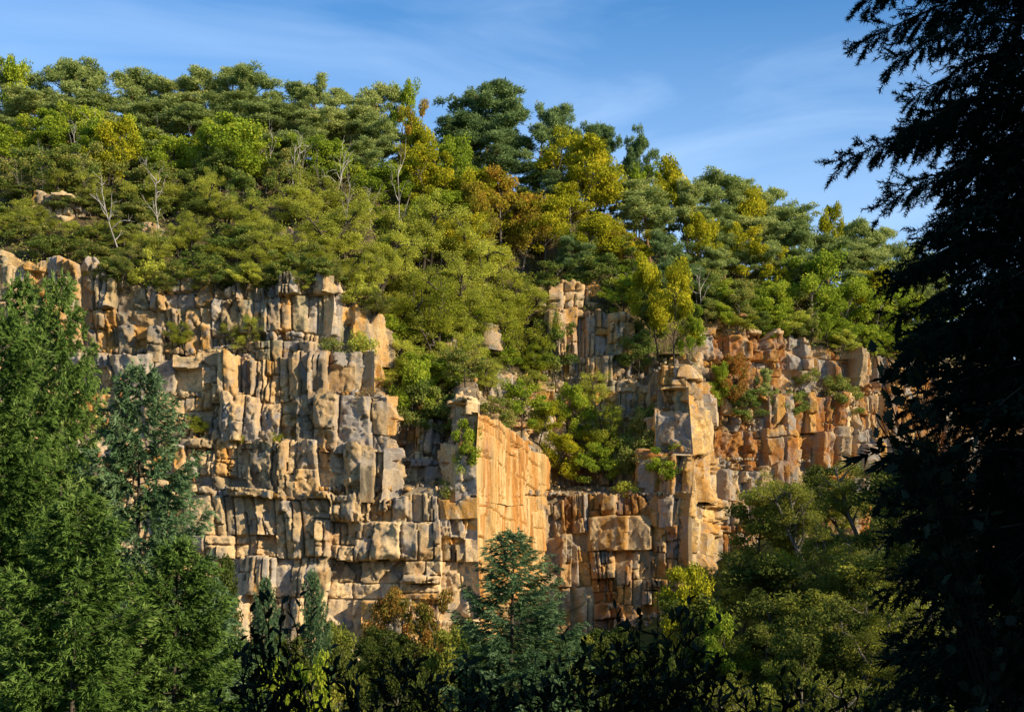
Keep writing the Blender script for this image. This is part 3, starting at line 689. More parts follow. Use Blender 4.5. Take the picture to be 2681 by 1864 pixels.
hill_row('barepine', 'pine', [(246,.60,132,62),(276,.56,140,60),(308,.62,130,56),(332,.56,150,50),(358,.60,142,52),(125,.58,128,56),(160,.56,132,52)],
         'low spreading pine', 'pine tree', 'lower pines on the left slope', 'pine_tree', 'pine_bark')
hill_row('bigpine', 'pine_blue', [(487,.98,80,96),(566,1.0,105,56),(600,1.02,121,48),(639,1.0,135,40)],
         'tufted blue-green pine', 'pine tree', 'pines on the central skyline', 'pine_tree', 'pine_bark')
hill_row('pine', 'pine_blue', [(468,.86,112,66),(505,.82,126,72),(532,.86,120,60),(545,.66,168,44)],
         'dark layered pine', 'pine tree', 'dark pines mid slope', 'pine_tree', 'pine_bark')
hill_row('barepine', 'pine', [(650,.62,190,62),(636,.78,180,50),(712,.98,172,54),(735,.96,176,52),(770,.98,183,52),(792,.9,206,56),(850,1.0,217,52),(875,.96,225,50),(912,1.0,240,46),(940,1.0,252,50),(716,.66,205,50),(756,.60,214,56),(784,.62,222,58),(828,.72,236,56),(868,.7,246,56),(905,.7,262,52),(690,.80,178,44)],
         'rounded pine', 'pine tree', 'pines on the right slope', 'pine_tree', 'pine_bark')
hill_row('pine', 'pine_blue', [(668,.30,232,60),(655,.16,262,54),(700,.22,262,36),(575,.16,238,44)],
         'small blue-green pine', 'pine tree', 'small pines at the cliff edge', 'pine_tree', 'pine_bark')
# broadleaf trees
hill_row('broad', 'green', [(2,.90,56,52),(10,.50,118,56),(226,.40,116,82),(195,.55,150,44),(640,.92,160,46),(402,.98,78,34),(454,.62,130,52)],
         'leafy green broadleaf tree', 'tree', 'green broadleaf trees on the slope', 'broadleaf_tree')
hill_row('broad', 'yellow', [(110,.40,122,58),(428,.74,122,48),(436,.56,148,60),(412,.62,142,46),(468,.50,170,54),(584,.62,130,86),(600,.72,138,60),(668,.94,158,54),(690,.90,168,46),(545,.34,198,62),(574,.26,214,64)],
         'yellowing broadleaf tree', 'tree', 'yellow broadleaf trees on the slope', 'broadleaf_tree')
hill_row('broad', 'orange', [(410,.86,104,36),(500,.46,170,66),(522,.38,186,52),(603,.36,220,46),(480,.34,186,44)],
         'bushy orange-brown tree', 'tree', 'orange autumn trees in the centre', 'autumn_tree')
hill_row('broad', 'yellow', [(744,.80,185,46),(825,.94,208,34),(700,.5,215,46),(742,.42,226,46),(775,.36,250,46),(865,.34,270,56),(900,.42,272,52)],
         'yellow-green leafy tree', 'tree', 'trees above the right cliff', 'broadleaf_tree')
hill_row('broad', 'green', [(812,.10,252,72),(768,.12,282,50),(838,.16,278,50),(880,.08,286,54),(912,.14,290,56),(945,.1,300,60),(630,.14,262,46)],
         'bright green leafy tree', 'tree', 'trees on the right rim', 'broadleaf_tree')
# locusts
hill_row('locust', 'locust', [(298,.26,170,74),(330,.34,166,70),(360,.30,172,84),(392,.36,168,72),(424,.30,186,80),(456,.30,196,76),(256,.16,196,66),(286,.12,206,70),(338,.14,210,74),(378,.14,216,80),(412,.16,216,76),(450,.14,232,80),(490,.2,226,76),(190,.12,206,56)],
         'feathery olive locust tree', 'tree', 'locust trees over the cliff', 'locust_tree', 'dark_bark')
hill_row('locust', 'locust_lime', [(406,.02,262,78),(438,.04,256,88),(476,.02,262,92),(510,.03,268,80),(520,.10,250,70),(345,.03,250,66),(308,.02,248,60),(268,.02,246,58)],
         'lime-tinted feathery locust tree', 'tree', 'locust trees above the gully', 'locust_tree', 'dark_bark')
hill_row('broad', 'scrub', [(30,.30,190,60),(64,.22,204,54),(96,.26,196,56),(136,.22,204,54),(166,.28,190,56),(208,.24,200,60),(236,.10,226,54),(150,.06,240,48),(196,.04,250,52),(300,.05,246,48),(560,.10,262,50),(596,.10,258,52),(716,.06,286,40),(740,.05,290,36),(0,.2,205,50)],
         'dark leafy small tree', 'tree', 'undergrowth trees on the slope', 'undergrowth_tree')

rf = np.random.default_rng(321)
def fill(kind, mat, n, pr, tr_, hr, wr, desc, cat, group, name, trunkmat='bark'):
    """a row spread evenly over columns pr and depths tr_, sizes in metres"""
    for i in range(n):
        px = pr[0] + (pr[1] - pr[0]) * (i + .5 + rf.uniform(-.3, .3)) / n; b = hill(px, rf.uniform(*tr_))
        put(kind, mat, (b[0], b[1], b[2] - .1), rf.uniform(*hr), rf.uniform(*wr), f'{desc}, {order(i, n)} of the {group}', cat, group, name, trunkmat, lean=.05)
fill('broad', 'green', 9, (0, 280), (.44, .56), (5, 7), (5, 6.5), 'mid-green rounded tree', 'tree', 'trees halfway up the left slope', 'broadleaf_tree')
fill('broad', 'scrub', 12, (-10, 300), (.30, .42), (4.2, 5.8), (4.2, 5.4), 'dark bushy small tree', 'tree', 'dark thicket below them', 'thicket_tree')
fill('locust', 'locust', 10, (10, 260), (.18, .30), (4.5, 6.2), (4.6, 6.0), 'thin olive tree', 'tree', 'olive trees above the left cliff', 'locust_tree', 'dark_bark')
fill('locust', 'locust', 11, (130, 380), (.03, .12), (3.8, 5.4), (4.2, 5.6), 'feathery low tree', 'tree', 'low trees along the left rim', 'locust_tree', 'dark_bark')
fill('broad', 'scrub', 10, (-10, 150), (.02, .22), (1.8, 3.2), (3.6, 5.2), 'low dark bush', 'bush', 'bushes on the far left rim', 'rim_bush')
fill('locust', 'locust', 6, (-5, 140), (.08, .2), (3.2, 4.6), (3.6, 4.8), 'thin straggly tree', 'tree', 'straggly trees far left', 'locust_tree', 'dark_bark')
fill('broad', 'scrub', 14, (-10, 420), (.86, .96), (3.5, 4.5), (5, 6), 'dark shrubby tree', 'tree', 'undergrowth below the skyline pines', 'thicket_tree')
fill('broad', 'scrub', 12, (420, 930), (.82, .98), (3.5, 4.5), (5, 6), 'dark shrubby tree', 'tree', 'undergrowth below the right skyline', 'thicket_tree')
fill('broad', 'green', 9, (300, 470), (.40, .62), (4.5, 6.5), (5, 6.5), 'leafy green tree', 'tree', 'trees among the central thicket', 'broadleaf_tree')
fill('locust', 'locust', 12, (300, 550), (.08, .34), (6, 8), (6, 7.5), 'spreading olive tree', 'tree', 'spreading trees in the centre', 'locust_tree', 'dark_bark')
fill('broad', 'yellow', 8, (420, 640), (.30, .60), (5, 7), (5, 6.5), 'golden-green tree', 'tree', 'golden trees of the centre', 'broadleaf_tree')
fill('broad', 'scrub', 12, (560, 940), (.20, .45), (3.5, 5.5), (4.5, 6), 'dark green small tree', 'tree', 'dark trees on the right slope', 'thicket_tree')
fill('barepine', 'pine', 9, (690, 940), (.30, .55), (6, 8), (4.5, 5.5), 'mid-slope pine', 'pine tree', 'lower pines on the right', 'pine_tree', 'pine_bark')
fill('broad', 'green', 9, (700, 950), (.02, .14), (3.5, 5.5), (4.5, 6), 'low green tree', 'tree', 'low trees along the right rim', 'broadleaf_tree')
# ---- ledges of the cliff
def ledge_pt(px, k, f=0.5):
    """a point on the ledge on top of tier k"""
    Ya = tier_Y(k, px) + BACK * .5; Yb = (tier_Y(k + 1, px) if k < 4 else Ya + 2) + .3
    Y = Ya + (Yb - Ya) * f; z = LV[k + 1] + EYE + .32 * max(Y - Ya - .9, 0)
    z = min(z, float(top_z(px)) + .2)
    return np.array([float(X_at(px, Y)), float(Y), z])
LED = [  # kind, material, px, tier below, f, height px, width px, what it looks like
 ('locust','locust_lime',186,3,.4,42,40,'bright green flat-topped tree growing out of the cliff face on the left'),
 ('locust','locust_lime',198,1,.5,36,42,'green bushy tree on a ledge under the flat-topped cliff tree'),
 ('locust','locust',248,3,.5,52,40,'thin olive tree high on the left cliff'),
 ('broad','scrub',418,1,.5,64,62,'dense dark green bush on the ledge in the central notch'),
 ('broad','green',404,1,.3,88,48,'slim green tree rising from the notch ledge'),
 ('broad','scrub',442,1,.3,56,44,'dark bush next to the grey buttress'),
 ('broad','green',463,0,.4,72,38,'upright green bush below the smooth yellow wall'),
 ('broad','green',522,1,.6,62,46,'fresh green tree behind the top of the smooth yellow wall'),
 ('broad','yellow',538,1,.5,48,36,'small yellow-green bush behind the yellow wall'),
 ('locust','locust_lime',612,0,.7,112,64,'tall light green tree on the ledge above the orange wall'),
 ('broad','yellow',566,0,.55,58,52,'yellow-green bush at the left end of the orange wall ledge'),
 ('broad','green',596,0,.4,52,46,'round green bush in the middle of the orange wall ledge'),
 ('broad','scrub',628,0,.5,66,56,'dark spreading bush on the right of the orange wall ledge'),
 ('broad','green',662,0,.4,54,50,'green tree hanging over the grey buttress'),
 ('broad','scrub',640,0,.8,80,44,'dark tree against the rear wall of the recess'),
 ('broad','yellow',674,3,.6,100,54,'bright yellow-green tree above the grey slab'),
 ('broad','yellow',660,3,.8,112,46,'tall lime tree behind the grey slab top'),
 ('broad','green',692,3,.5,64,34,'small green tree on the shoulder of the right buttress'),
 ('broad','russet',728,2,.5,70,42,'brownish tree on the ledge of the far right cliff'),
 ('broad','green',716,2,.4,60,28,'bright green sapling beside the brownish ledge tree'),
 ('pine','pine',766,2,.5,60,26,'narrow dark pine on the far right cliff ledge'),
 ('broad','scrub',746,2,.5,38,44,'dark bush left of the narrow ledge pine'),
 ('broad','scrub',790,2,.4,34,40,'dark bush right of the narrow ledge pine'),
 ('broad','scrub',845,2,.4,52,46,'green bush at the right end of the far cliff ledge'),
 ('broad','scrub',800,3,.5,26,34,'low bush on the upper ledge of the far right cliff'),
 ('broad','scrub',556,3,.4,60,46,'green bush at the top of the recessed wall'),
 ('broad','green',576,1,.4,70,44,'green tree against the recessed wall'),
 ('locust','locust',604,2,.4,60,44,'feathery tree in front of the recessed rock wall'),
 ('locust','locust_lime',490,3,.4,84,80,'feathery lime tree above the smooth yellow wall'),
 ('locust','locust_lime',520,3,.4,96,70,'tall feathery lime tree at the right of the gully'),
 ('locust','locust',452,3,.4,80,76,'feathery olive tree in the middle of the gully'),
 ('locust','locust',412,2,.5,86,60,'dark-branched thin tree over the notch'),
 ('locust','locust',430,3,.3,74,70,'olive feathery tree at the head of the notch'),
 ('broad','scrub',500,1,.5,44,44,'dark bush behind the upper edge of the yellow wall'),
 ('locust','locust',486,2,.4,50,50,'straggly olive tree at the head of the yellow wall'),
 ('broad','scrub',466,2,.35,40,44,'dark bush on the crown of the grey buttress'),
 ('locust','locust',474,2,.6,60,56,'thin tree rising behind the grey buttress'),
 ('broad','green',446,2,.6,44,46,'green bush left of the grey buttress top'),
 ('broad','scrub',638,3,.3,46,48,'dark bush on the sloping rim above the recess'),
 ('broad','green',622,4,.05,44,44,'green bush high on the rim above the recess'),
 ('broad','scrub',648,4,.05,50,44,'dark bush left of the bright yellow-green tree'),
 ('broad','yellow',590,1,.2,34,40,'small yellowish bush against the rear wall of the recess'),
 ('shrub','scrub',275,4,.1,22,34,'low dark bush on the rim of the left cliff'),
 ('shrub','scrub',118,4,.1,20,40,'low bush overhanging the pale blocks on the left'),
 ('shrub','scrub',330,3,.3,20,26,'small bush on the ledge left of the notch'),
 ('shrub','locust',360,3,.3,30,36,'dry straggly bush at the upper right of the left cliff'),
 ('shrub','scrub',448,0,.2,24,26,'small dark bush on the blocks below the notch'),
 ('shrub','locust',625,0,.1,18,28,'grass-like tuft low on the orange wall ledge'),
 ('shrub','locust_lime',238,1,.1,12,18,'tiny grass tuft on a lower ledge of the left cliff'),
 ('shrub','locust_lime',276,1,.1,12,16,'tiny green tuft right of the lower ledge grass'),
]
for kind, mat, px, k, f, hp, wp, lab in LED:
    b = ledge_pt(px, k, f); Y = b[1]
    nm = {'locust': 'locust_tree', 'broad': 'ledge_tree', 'shrub': 'ledge_bush', 'pine': 'pine_tree'}[kind]
    put(kind, mat, tuple(b - [0, 0, .25]), hp / F * Y, wp / F * Y, lab, 'bush' if ('bush' in lab or 'tuft' in lab) else 'tree', 'plants on the cliff ledges', nm, 'dark_bark', lean=.06)

for i in range(17):
    px = 92 + i * 17.5 + rf.uniform(-5, 5); Y = float(tier_Y(4, px)) + rf.uniform(-.3, 1.0); z = float(top_z(px)) - rf.uniform(.6, 1.6)
    put('broad' if i % 2 else 'locust', 'scrub' if i % 3 else 'locust', (float(X_at(px, Y)), Y, z), rf.uniform(2.4, 4.2), rf.uniform(3.2, 5.0), f'overhanging bush, {order(i, 17)} of the bushes spilling over the left rim', 'bush', 'bushes spilling over the left rim', 'rim_bush', 'dark_bark', lean=.1)
GUL = [(396,3,.3),(410,3,.6),(424,2,.6),(438,2,.5),(452,3,.2),(466,3,.3),(480,2,.7),(494,2,.5),(506,3,.2),(520,2,.5),(532,3,.3),(400,2,.5)]
for i, (px, k, f) in enumerate(sorted(GUL)):
    b = ledge_pt(px, k, f)
    put('locust' if i % 3 else 'broad', ('locust_lime', 'locust', 'green')[i % 3] if i % 3 else 'green', tuple(b - [0, 0, .3]), rf.uniform(4, 6.5), rf.uniform(5, 7), f'gully tree, {order(i, len(GUL))} of the trees in the gully', 'tree', 'trees in the gully', 'gully_tree', 'dark_bark', lean=.08)
for i in range(12):
    px = 706 + i * 17 + rf.uniform(-5, 5); Y = float(tier_Y(4, px)) + rf.uniform(-.2, 1.0); z = float(top_z(px)) - rf.uniform(.4, 1.2)
    put('broad', ('scrub', 'green', 'locust')[i % 3], (float(X_at(px, Y)), Y, z), rf.uniform(2.2, 4.0), rf.uniform(3.0, 4.6), f'overhanging bush, {order(i, 12)} of the bushes spilling over the right rim', 'bush', 'bushes spilling over the right rim', 'rim_bush', 'dark_bark', lean=.1)
# scattered low cover on ledges and hillside (uncountable)
def cover(name, pts, mat, r, per=26, rad=(.45, .45, .26), leaf=.15, label='', cat='undergrowth'):
    C = np.repeat(pts, per, 0); sc = np.repeat(r.uniform(.5, 1.5, len(pts)), per)[:, None]
    C = C + r.normal(0, 1, (len(C), 3)) * np.array(rad) * sc + [0, 0, rad[2] * .6]
    n = len(C); V, Q = leaf_quads(C, rand_dirs(n, r), r.uniform(.6, 1.3, n) * leaf, r.uniform(.3, .6, n) * leaf, r, nb=np.tile([.1, -.3, .8], (n, 1)))
    tt = np.repeat(np.repeat(r.normal(.5, .2, len(pts)), per) + r.normal(0, .15, n), 4)
    o = link(name, mesh_data(name, V, [Q], attrs={'tint': np.clip(tt, 0, 1)}), mat); tag(o, label, cat, kind='stuff'); return o
rc = np.random.default_rng(99)
pp = rc.uniform(-40, 960, 2600); tt_ = rc.random(2600) ** 1.3 * 1.02
cover('hillside_undergrowth', hill(pp, tt_), M['scrub'], rc, 28, (.6, .6, .42), .26, 'low green undergrowth between the trees of the wooded slope')
pl = []
for k, n in ((0, 130), (1, 200), (2, 200), (3, 260), (4, 60)):
    for px in rc.uniform(0, 900, n): pl.append(ledge_pt(px, k, rc.random() * .9))
pe = rc.uniform(-20, 930, 1200); hp_ = hill(pe, rc.random(1200) * .14 - .02); pl = np.concatenate([np.array(pl), hp_])
cover('ledge_heather', pl, M['heather'], rc, 24, (.35, .35, .18), .15, 'brown and green heather and dry grass along the cliff ledges', 'heather')

def rubble(name, pts, r, label):
    n = len(pts); sz = r.uniform(.12, .5, n) * r.uniform(.5, 1, n)
    base = np.array([[-1, -1, -1], [1, -1, -1], [1, 1, -1], [-1, 1, -1], [-1, -1, 1], [1, -1, 1], [1, 1, 1], [-1, 1, 1]], float) * .5
    fq = np.array([[0, 3, 2, 1], [4, 5, 6, 7], [0, 1, 5, 4], [1, 2, 6, 5], [2, 3, 7, 6], [3, 0, 4, 7]])
    V = base[None] * r.uniform(.6, 1.4, (n, 1, 3)) * (1 + r.normal(0, .22, (n, 8, 3)))
    an = r.uniform(0, 6.28, n); c, s_ = np.cos(an)[:, None], np.sin(an)[:, None]; tl = r.normal(0, .35, n)[:, None]
    X = V[..., 0] * c - V[..., 1] * s_; Y = V[..., 0] * s_ + V[..., 1] * c; Z = V[..., 2] + tl * X
    V = np.stack([X, Y, Z], -1) * sz[:, None, None] + pts[:, None]
    col = np.repeat(np.array([PAL[k] for k in r.choice(['tan', 'cream', 'ochre', 'grey', 'dark'], n)]) * r.uniform(.75, 1.1, (n, 1)), 8, 0)
    o = link(name, mesh_data(name, V.reshape(-1, 3), [(fq[None] + 8 * np.arange(n)[:, None, None]).reshape(-1, 4)], color=col), M['rock']); tag(o, label, 'rubble', kind='stuff')
rr_ = np.random.default_rng(17); pr_ = []
for k, n in ((0, 420), (1, 420), (2, 380), (3, 380)):
    for px in rr_.uniform(60, 900, n): pr_.append(ledge_pt(px, k, rr_.random() ** 1.5 * .9))
pxr = rr_.uniform(200, 760, 500); Yr = np.array([tier_Y(0, p) for p in pxr]) - rr_.random(500) ** 2 * 9; Xr = X_at(pxr, Yr); pr_ = np.concatenate([np.array(pr_), np.stack([Xr, Yr, ground_z(Xr, Yr)], -1)])
rubble('fallen_stones', pr_, rr_, 'fallen angular stones scattered along the ledges and the foot of the cliff')
# rock outcrops breaking through the slope
ro = np.random.default_rng(8)
for px, t, w, h, lab in [(60,.22,4.2,2.6,'square orange rock outcrop on the left slope'), (142,.16,3.0,2.0,'pale rock outcrop beside the bare trees'), (287,.12,3.2,3.4,'tan pointed rock outcrop above the left cliff'), (232,.30,2.6,1.4,'small pale rock under the bright green tree'),
                         (566,.04,5.2,3.2,'brown rock outcrop on top of the recessed wall'), (722,.06,4.4,2.6,'rust-brown rock outcrop on the right bank'), (440,.06,3.0,2.0,'tan rock showing through the gully trees'), (470,.10,2.4,1.6,'small rock higher in the gully')]:
    b = hill(px, t); b[1] -= .6; q = np.array([[b[0] - w / 2 - .8, b[1] + 2.2, px], [b[0] - w / 2, b[1] + .2, px], [b[0] + w / 2, b[1], px], [b[0] + w / 2 + 1.0, b[1] + 2.4, px]]); S = np.concatenate([[0], np.cumsum(np.linalg.norm(np.diff(q[:, :2], axis=0), axis=1))]); cells = []
    fracture(0, S[-1], b[2] - 1.2, b[2] + h, 0.0, 0, 0, [], None, ro, cells, lambda a, c: pick(px, c, False, ro), 2.4, 2.8)
    root = empty('rock_outcrop', (b[0], b[1], b[2] - .2)); tag(root, lab, 'rock')
    for V, Q, C, ar in rock_face(S, q, b[2] - 1.2, b[2] + h, cells, ro, res=.16, ragged=1.0, taper=(False, False)):
        link('rock_block', mesh_data('outcrop_block', V - np.array(root.location), [Q], color=C), M['rock'], root)
# dead bleached trees
for i, (px, t, top, lab) in enumerate([(122,.06,176,'bleached bare tree with forked branches beside the left outcrop'), (160,.14,168,'pale bare tree with a wide fork on the left slope'), (292,.40,140,'thin grey bare tree between the left pines'),
                                       (330,.36,136,'grey bare tree left of the orange thicket'), (402,.34,150,'bare grey tree at the centre of the slope'), (700,.10,268,'pale broken branches on the right earth bank'), (98,.55,116,'slender bare tree among the left pines')]):
    b = hill(px, t); tm, h0 = DEAD[i % 3]; H = float(Z_at(top, b[1]) - b[2])
    o = bpy.data.objects.new('dead_tree', tm); COL.objects.link(o); o.location = tuple(b - [0, 0, .1]); o.scale = (1.0,) * 2 + (H / h0,); o.rotation_euler = (0, 0, 1.3 * i)
    if not len(tm.materials): tm.materials.append(M['dead_wood'])
    tag(o, lab, 'dead tree', 'bare trees on the slope')

for i in range(18):
    px = 22 + i * 25 + rf.uniform(-7, 7); b = hill(px, rf.uniform(.22, .62)); tm, h0 = DEAD[i % 3]; H = rf.uniform(5.0, 7.5)
    o = bpy.data.objects.new('bare_stem', tm); COL.objects.link(o); o.location = tuple(b - [0, 0, .1]); o.scale = (.55, .55, H / h0); o.rotation_euler = (rf.normal(0, .08), rf.normal(0, .08), 2.1 * i)
    o.material_slots[0].link = 'OBJECT'; o.material_slots[0].material = M['dead_wood'] if i % 3 else M['bark']
    tag(o, f'thin bare grey stem, {order(i, 18)} of the bare stems on the slope', 'bare tree', 'bare stems on the slope')
# ------------------------------------------------------------------ valley trees
def valley(kind, mat, px, Y, top, w, lab, nm, trunkmat='bark', var=None, cat='tree', group=None):
    X = float(X_at(px, Y)); z = float(ground_z(X, Y)) - .15
    return put(kind, mat, (X, Y, z), float(Z_at(top, Y)) - z, w / F * Y, lab, cat, group, nm, trunkmat, var=var, lean=.02)
VG = 'trees at the foot of the cliff'
for a in [
 ('locust','bank',805,118,452,92,'tall light green locust tree with bare forked stems at right','locust_tree'),
 ('locust','locust_lime',768,112,508,96,'broad yellow-green locust tree below the grey cliff','locust_tree'),
 ('locust','bank',858,120,436,90,'feathery green tree partly behind the dark conifer','locust_tree'),
 ('locust','bank',836,108,512,100,'leafy locust tree in front of the taller ones at right','locust_tree'),
 ('locust','bank',742,118,520,66,'thin locust tree at the foot of the buttress','locust_tree'),
 ('broad','green',778,124,478,66,'dark green tree between the locusts and the grey cliff','broadleaf_tree'),
 ('locust','bank',828,113,500,84,'dense olive tree in the middle of the scree bank','locust_tree'),
 ('broad','valley',826,126,468,70,'dark leafy tree behind the tall forked locust','broadleaf_tree'),
 ('locust','bank',790,100,562,110,'rounded yellow-green tree right of the lime-yellow one','locust_tree'),
 ('locust','bank',876,104,540,100,'dense locust tree half hidden by the conifer','locust_tree'),
 ('locust','bank',748,96,588,96,'low olive tree near the right buttress foot','locust_tree'),
 ('locust','bank',838,92,598,110,'wide olive tree low at the right','locust_tree'),
 ('broad','valley',800,88,632,90,'dark rounded bush at the bottom right','broadleaf_tree'),
 ('locust','bank',752,84,640,100,'yellow-green tree at the bottom edge right of centre','locust_tree'),
 ('locust','bank',862,82,650,110,'low spreading tree at the bottom right corner of the valley','locust_tree'),
 ('broad','yellow',686,108,568,78,'lime-yellow tree at the foot of the right buttress','broadleaf_tree'),
 ('broad','green',716,96,610,66,'green tree right of the lime-yellow tree','broadleaf_tree'),
 ('broad','russet',375,112,585,60,'reddish and green shrubby tree against the lower left cliff','autumn_tree'),
 ('broad','russet',430,108,592,58,'rust-coloured sapling in front of the pale rock','autumn_tree'),
 ('broad','russet',455,100,622,50,'small rust and green bush left of the central spruce','autumn_tree'),
 ('broad','valley',400,96,640,74,'dark bush below the rust-coloured sapling','broadleaf_tree'),
 ('broad','valley',350,90,640,70,'dark leafy tree between the small spruces and the saplings','broadleaf_tree'),
 ('broad','green',305,60,655,62,'sunlit green bush at the bottom left of the centre','broadleaf_tree'),
 ('broad','green',262,52,668,60,'bright leafy bush beside the big left spruce','broadleaf_tree'),
 ('broad','valley',420,62,672,70,'small green bush at the bottom centre','broadleaf_tree'),
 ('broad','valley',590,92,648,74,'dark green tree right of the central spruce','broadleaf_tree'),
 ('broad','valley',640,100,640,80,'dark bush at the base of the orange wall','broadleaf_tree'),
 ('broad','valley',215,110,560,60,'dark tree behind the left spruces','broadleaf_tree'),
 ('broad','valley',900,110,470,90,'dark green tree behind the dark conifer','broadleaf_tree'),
 ('broad','valley',935,104,440,90,'leafy tree seen through the dark conifer','broadleaf_tree'),
 ('locust','bank',905,90,560,100,'locust tree seen through the lower dark conifer branches','locust_tree'),
]: valley(*a, cat='tree', group=VG)

for i in range(18):
    px = 716 + i * 10.8; Y = (120, 100, 110, 92)[i % 4] + float(rng.uniform(-3, 3)); X = float(X_at(px, Y)); z = float(ground_z(X, Y)) - .2
    kd, mt = (('locust', 'bank'), ('broad', 'valley'), ('locust', 'locust'), ('locust', 'bank'), ('broad', 'bank'))[i % 5]
    put(kd, mt, (X, Y, z), float(rng.uniform(6.0, 8.5)), float(rng.uniform(6.5, 8.5)), f'leafy tree, {order(i, 18)} of the trees on the right scree bank', 'tree', 'trees on the right scree bank', 'bank_tree', 'bark', lean=.04)
for i in range(14):
    px = 215 + i * 39 + rng.uniform(-8, 8)
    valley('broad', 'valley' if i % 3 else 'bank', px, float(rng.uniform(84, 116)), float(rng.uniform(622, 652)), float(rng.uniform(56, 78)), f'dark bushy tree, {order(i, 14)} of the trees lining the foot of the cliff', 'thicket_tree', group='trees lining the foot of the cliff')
for i, px in enumerate((236, 322, 400, 612, 690, 775, 860, 925)):
    valley('broad', 'bank' if i % 4 == 1 else 'valley', px, float(rng.uniform(48, 64)), float(rng.uniform(664, 690)), float(rng.uniform(70, 95)), f'bush in the valley, {order(i, 8)} of the bushes near the bottom edge', 'valley_bush', cat='bush', group='bushes near the bottom edge')
SP = [spruce(51, 17, 5.4, 150, 46, .105, 22), spruce(52, 17, 5.0, 146, 46, .105, 22), spruce(53, 13, 4.0, 150, 34, .125, 17)]
cone_me = None
def cone_mesh():
    n = 7; z = np.linspace(0, -.13, n); rr = np.array([.006, .020, .024, .024, .022, .016, .004]); an = np.arange(7) / 7 * 2 * math.pi
    P = np.stack([rr[:, None] * np.cos(an), rr[:, None] * np.sin(an), np.tile(z[:, None], (1, 7))], -1); idx = np.arange(49).reshape(7, 7); nx = np.roll(idx, -1, 1)
    return mesh_data('cone', P.reshape(-1, 3), [np.stack([idx[:-1], idx[1:], nx[1:], nx[:-1]], -1).reshape(-1, 4)], smooth=True)
CONE = cone_mesh()
def put_spruce(v, mat, px, Y, top, lab, R=None, cones=0, rot=0.0, group=None):
    tm, cm, h0, w0 = SP[v]; X = float(X_at(px, Y)); z = float(ground_z(X, Y)) - .2; H = float(Z_at(top, Y)) - z
    e = empty('spruce_tree', (X, Y, z)); s = H / h0; sx = s if R is None else R * 2 / w0; e.scale = (sx, sx, s); e.rotation_euler = (0, 0, rot)
    tag(e, lab, 'spruce', group)
    for nm, me, mt in (('trunk', tm, M['dark_bark']), ('crown', cm, M[mat])):
        if not len(me.materials): me.materials.append(mt)
        o = bpy.data.objects.new(nm, me); COL.objects.link(o); o.parent = e; o.material_slots[0].link = 'OBJECT'; o.material_slots[0].material = mt
    if cones:
        r = np.random.default_rng(int(px) + 500); co = np.empty(len(cm.vertices) * 3, np.float32); cm.vertices.foreach_get('co', co); co = co.reshape(-1, 3)
        rad = np.hypot(co[:, 0], co[:, 1]); lim = w0 / 2 * (1 - co[:, 2] / h0) ** .72
        ang = np.arctan2(co[:, 1], co[:, 0]) + rot; ok = np.where((rad > .72 * lim) & (np.sin(ang) < -.05) & (co[:, 2] > .38 * h0))[0]
        for j in r.choice(ok, cones, replace=False):
            o = link('cone', CONE, M['cone'], e); o.location = co[j]; o.scale = (1.35 / sx, 1.35 / sx, 1.25 / s); o.rotation_euler = (r.normal(0, .2), r.normal(0, .2), 0)
    return e
SG = 'big spruces at the left'
put_spruce(0, 'spruce', 62, 44, 281, 'tall green spruce at left, right one of the twin tops', cones=26, R=3.9, group=SG)
put_spruce(1, 'spruce', 24, 47, 284, 'tall green spruce at left, left one of the twin tops', cones=18, rot=1.0, R=3.9, group=SG)
put_spruce(1, 'spruce_blue', 137, 38, 370, 'shorter blue-green spruce right of the twin-topped ones', cones=26, rot=2.2, R=3.9, group=SG)
put_spruce(0, 'spruce', -14, 36, 318, 'spruce cut by the left edge of the picture', rot=3.9, group=SG)
put_spruce(2, 'spruce', 70, 30, 500, 'low bright green spruce at the bottom left corner', rot=.6, R=3.2, group=SG)
put_spruce(2, 'spruce', 170, 33, 545, 'low green spruce at the bottom left, right of the bright one', rot=1.6, R=3.0, group=SG)
put_spruce(2, 'spruce_blue', 208, 40, 585, 'low blue-green spruce at the right end of the left group', rot=2.6, R=2.6, group=SG)
put_spruce(1, 'spruce_blue', 513, 72, 533, 'conical blue-green spruce in the centre of the valley', rot=.3, R=6.2)
put_spruce(0, 'shaded_spruce', 1400, 13, -560, 'dim spruce behind the almost black one at the right edge', rot=.4, R=5.6)
put_spruce(2, 'spruce_blue', 264, 82, 580, 'small slim spruce, left of the pair below the cliff', rot=2.0, R=1.9)
put_spruce(2, 'spruce_blue', 315, 86, 573, 'small slim spruce, right of the pair below the cliff', rot=4.0, R=2.0)
put_spruce(2, 'spruce', 470, 78, 622, 'little dark spruce left of the central spruce', rot=5.0, R=1.6)
put_spruce(2, 'spruce_blue', 575, 76, 640, 'little spruce right of the central spruce', rot=3.0, R=2.2)

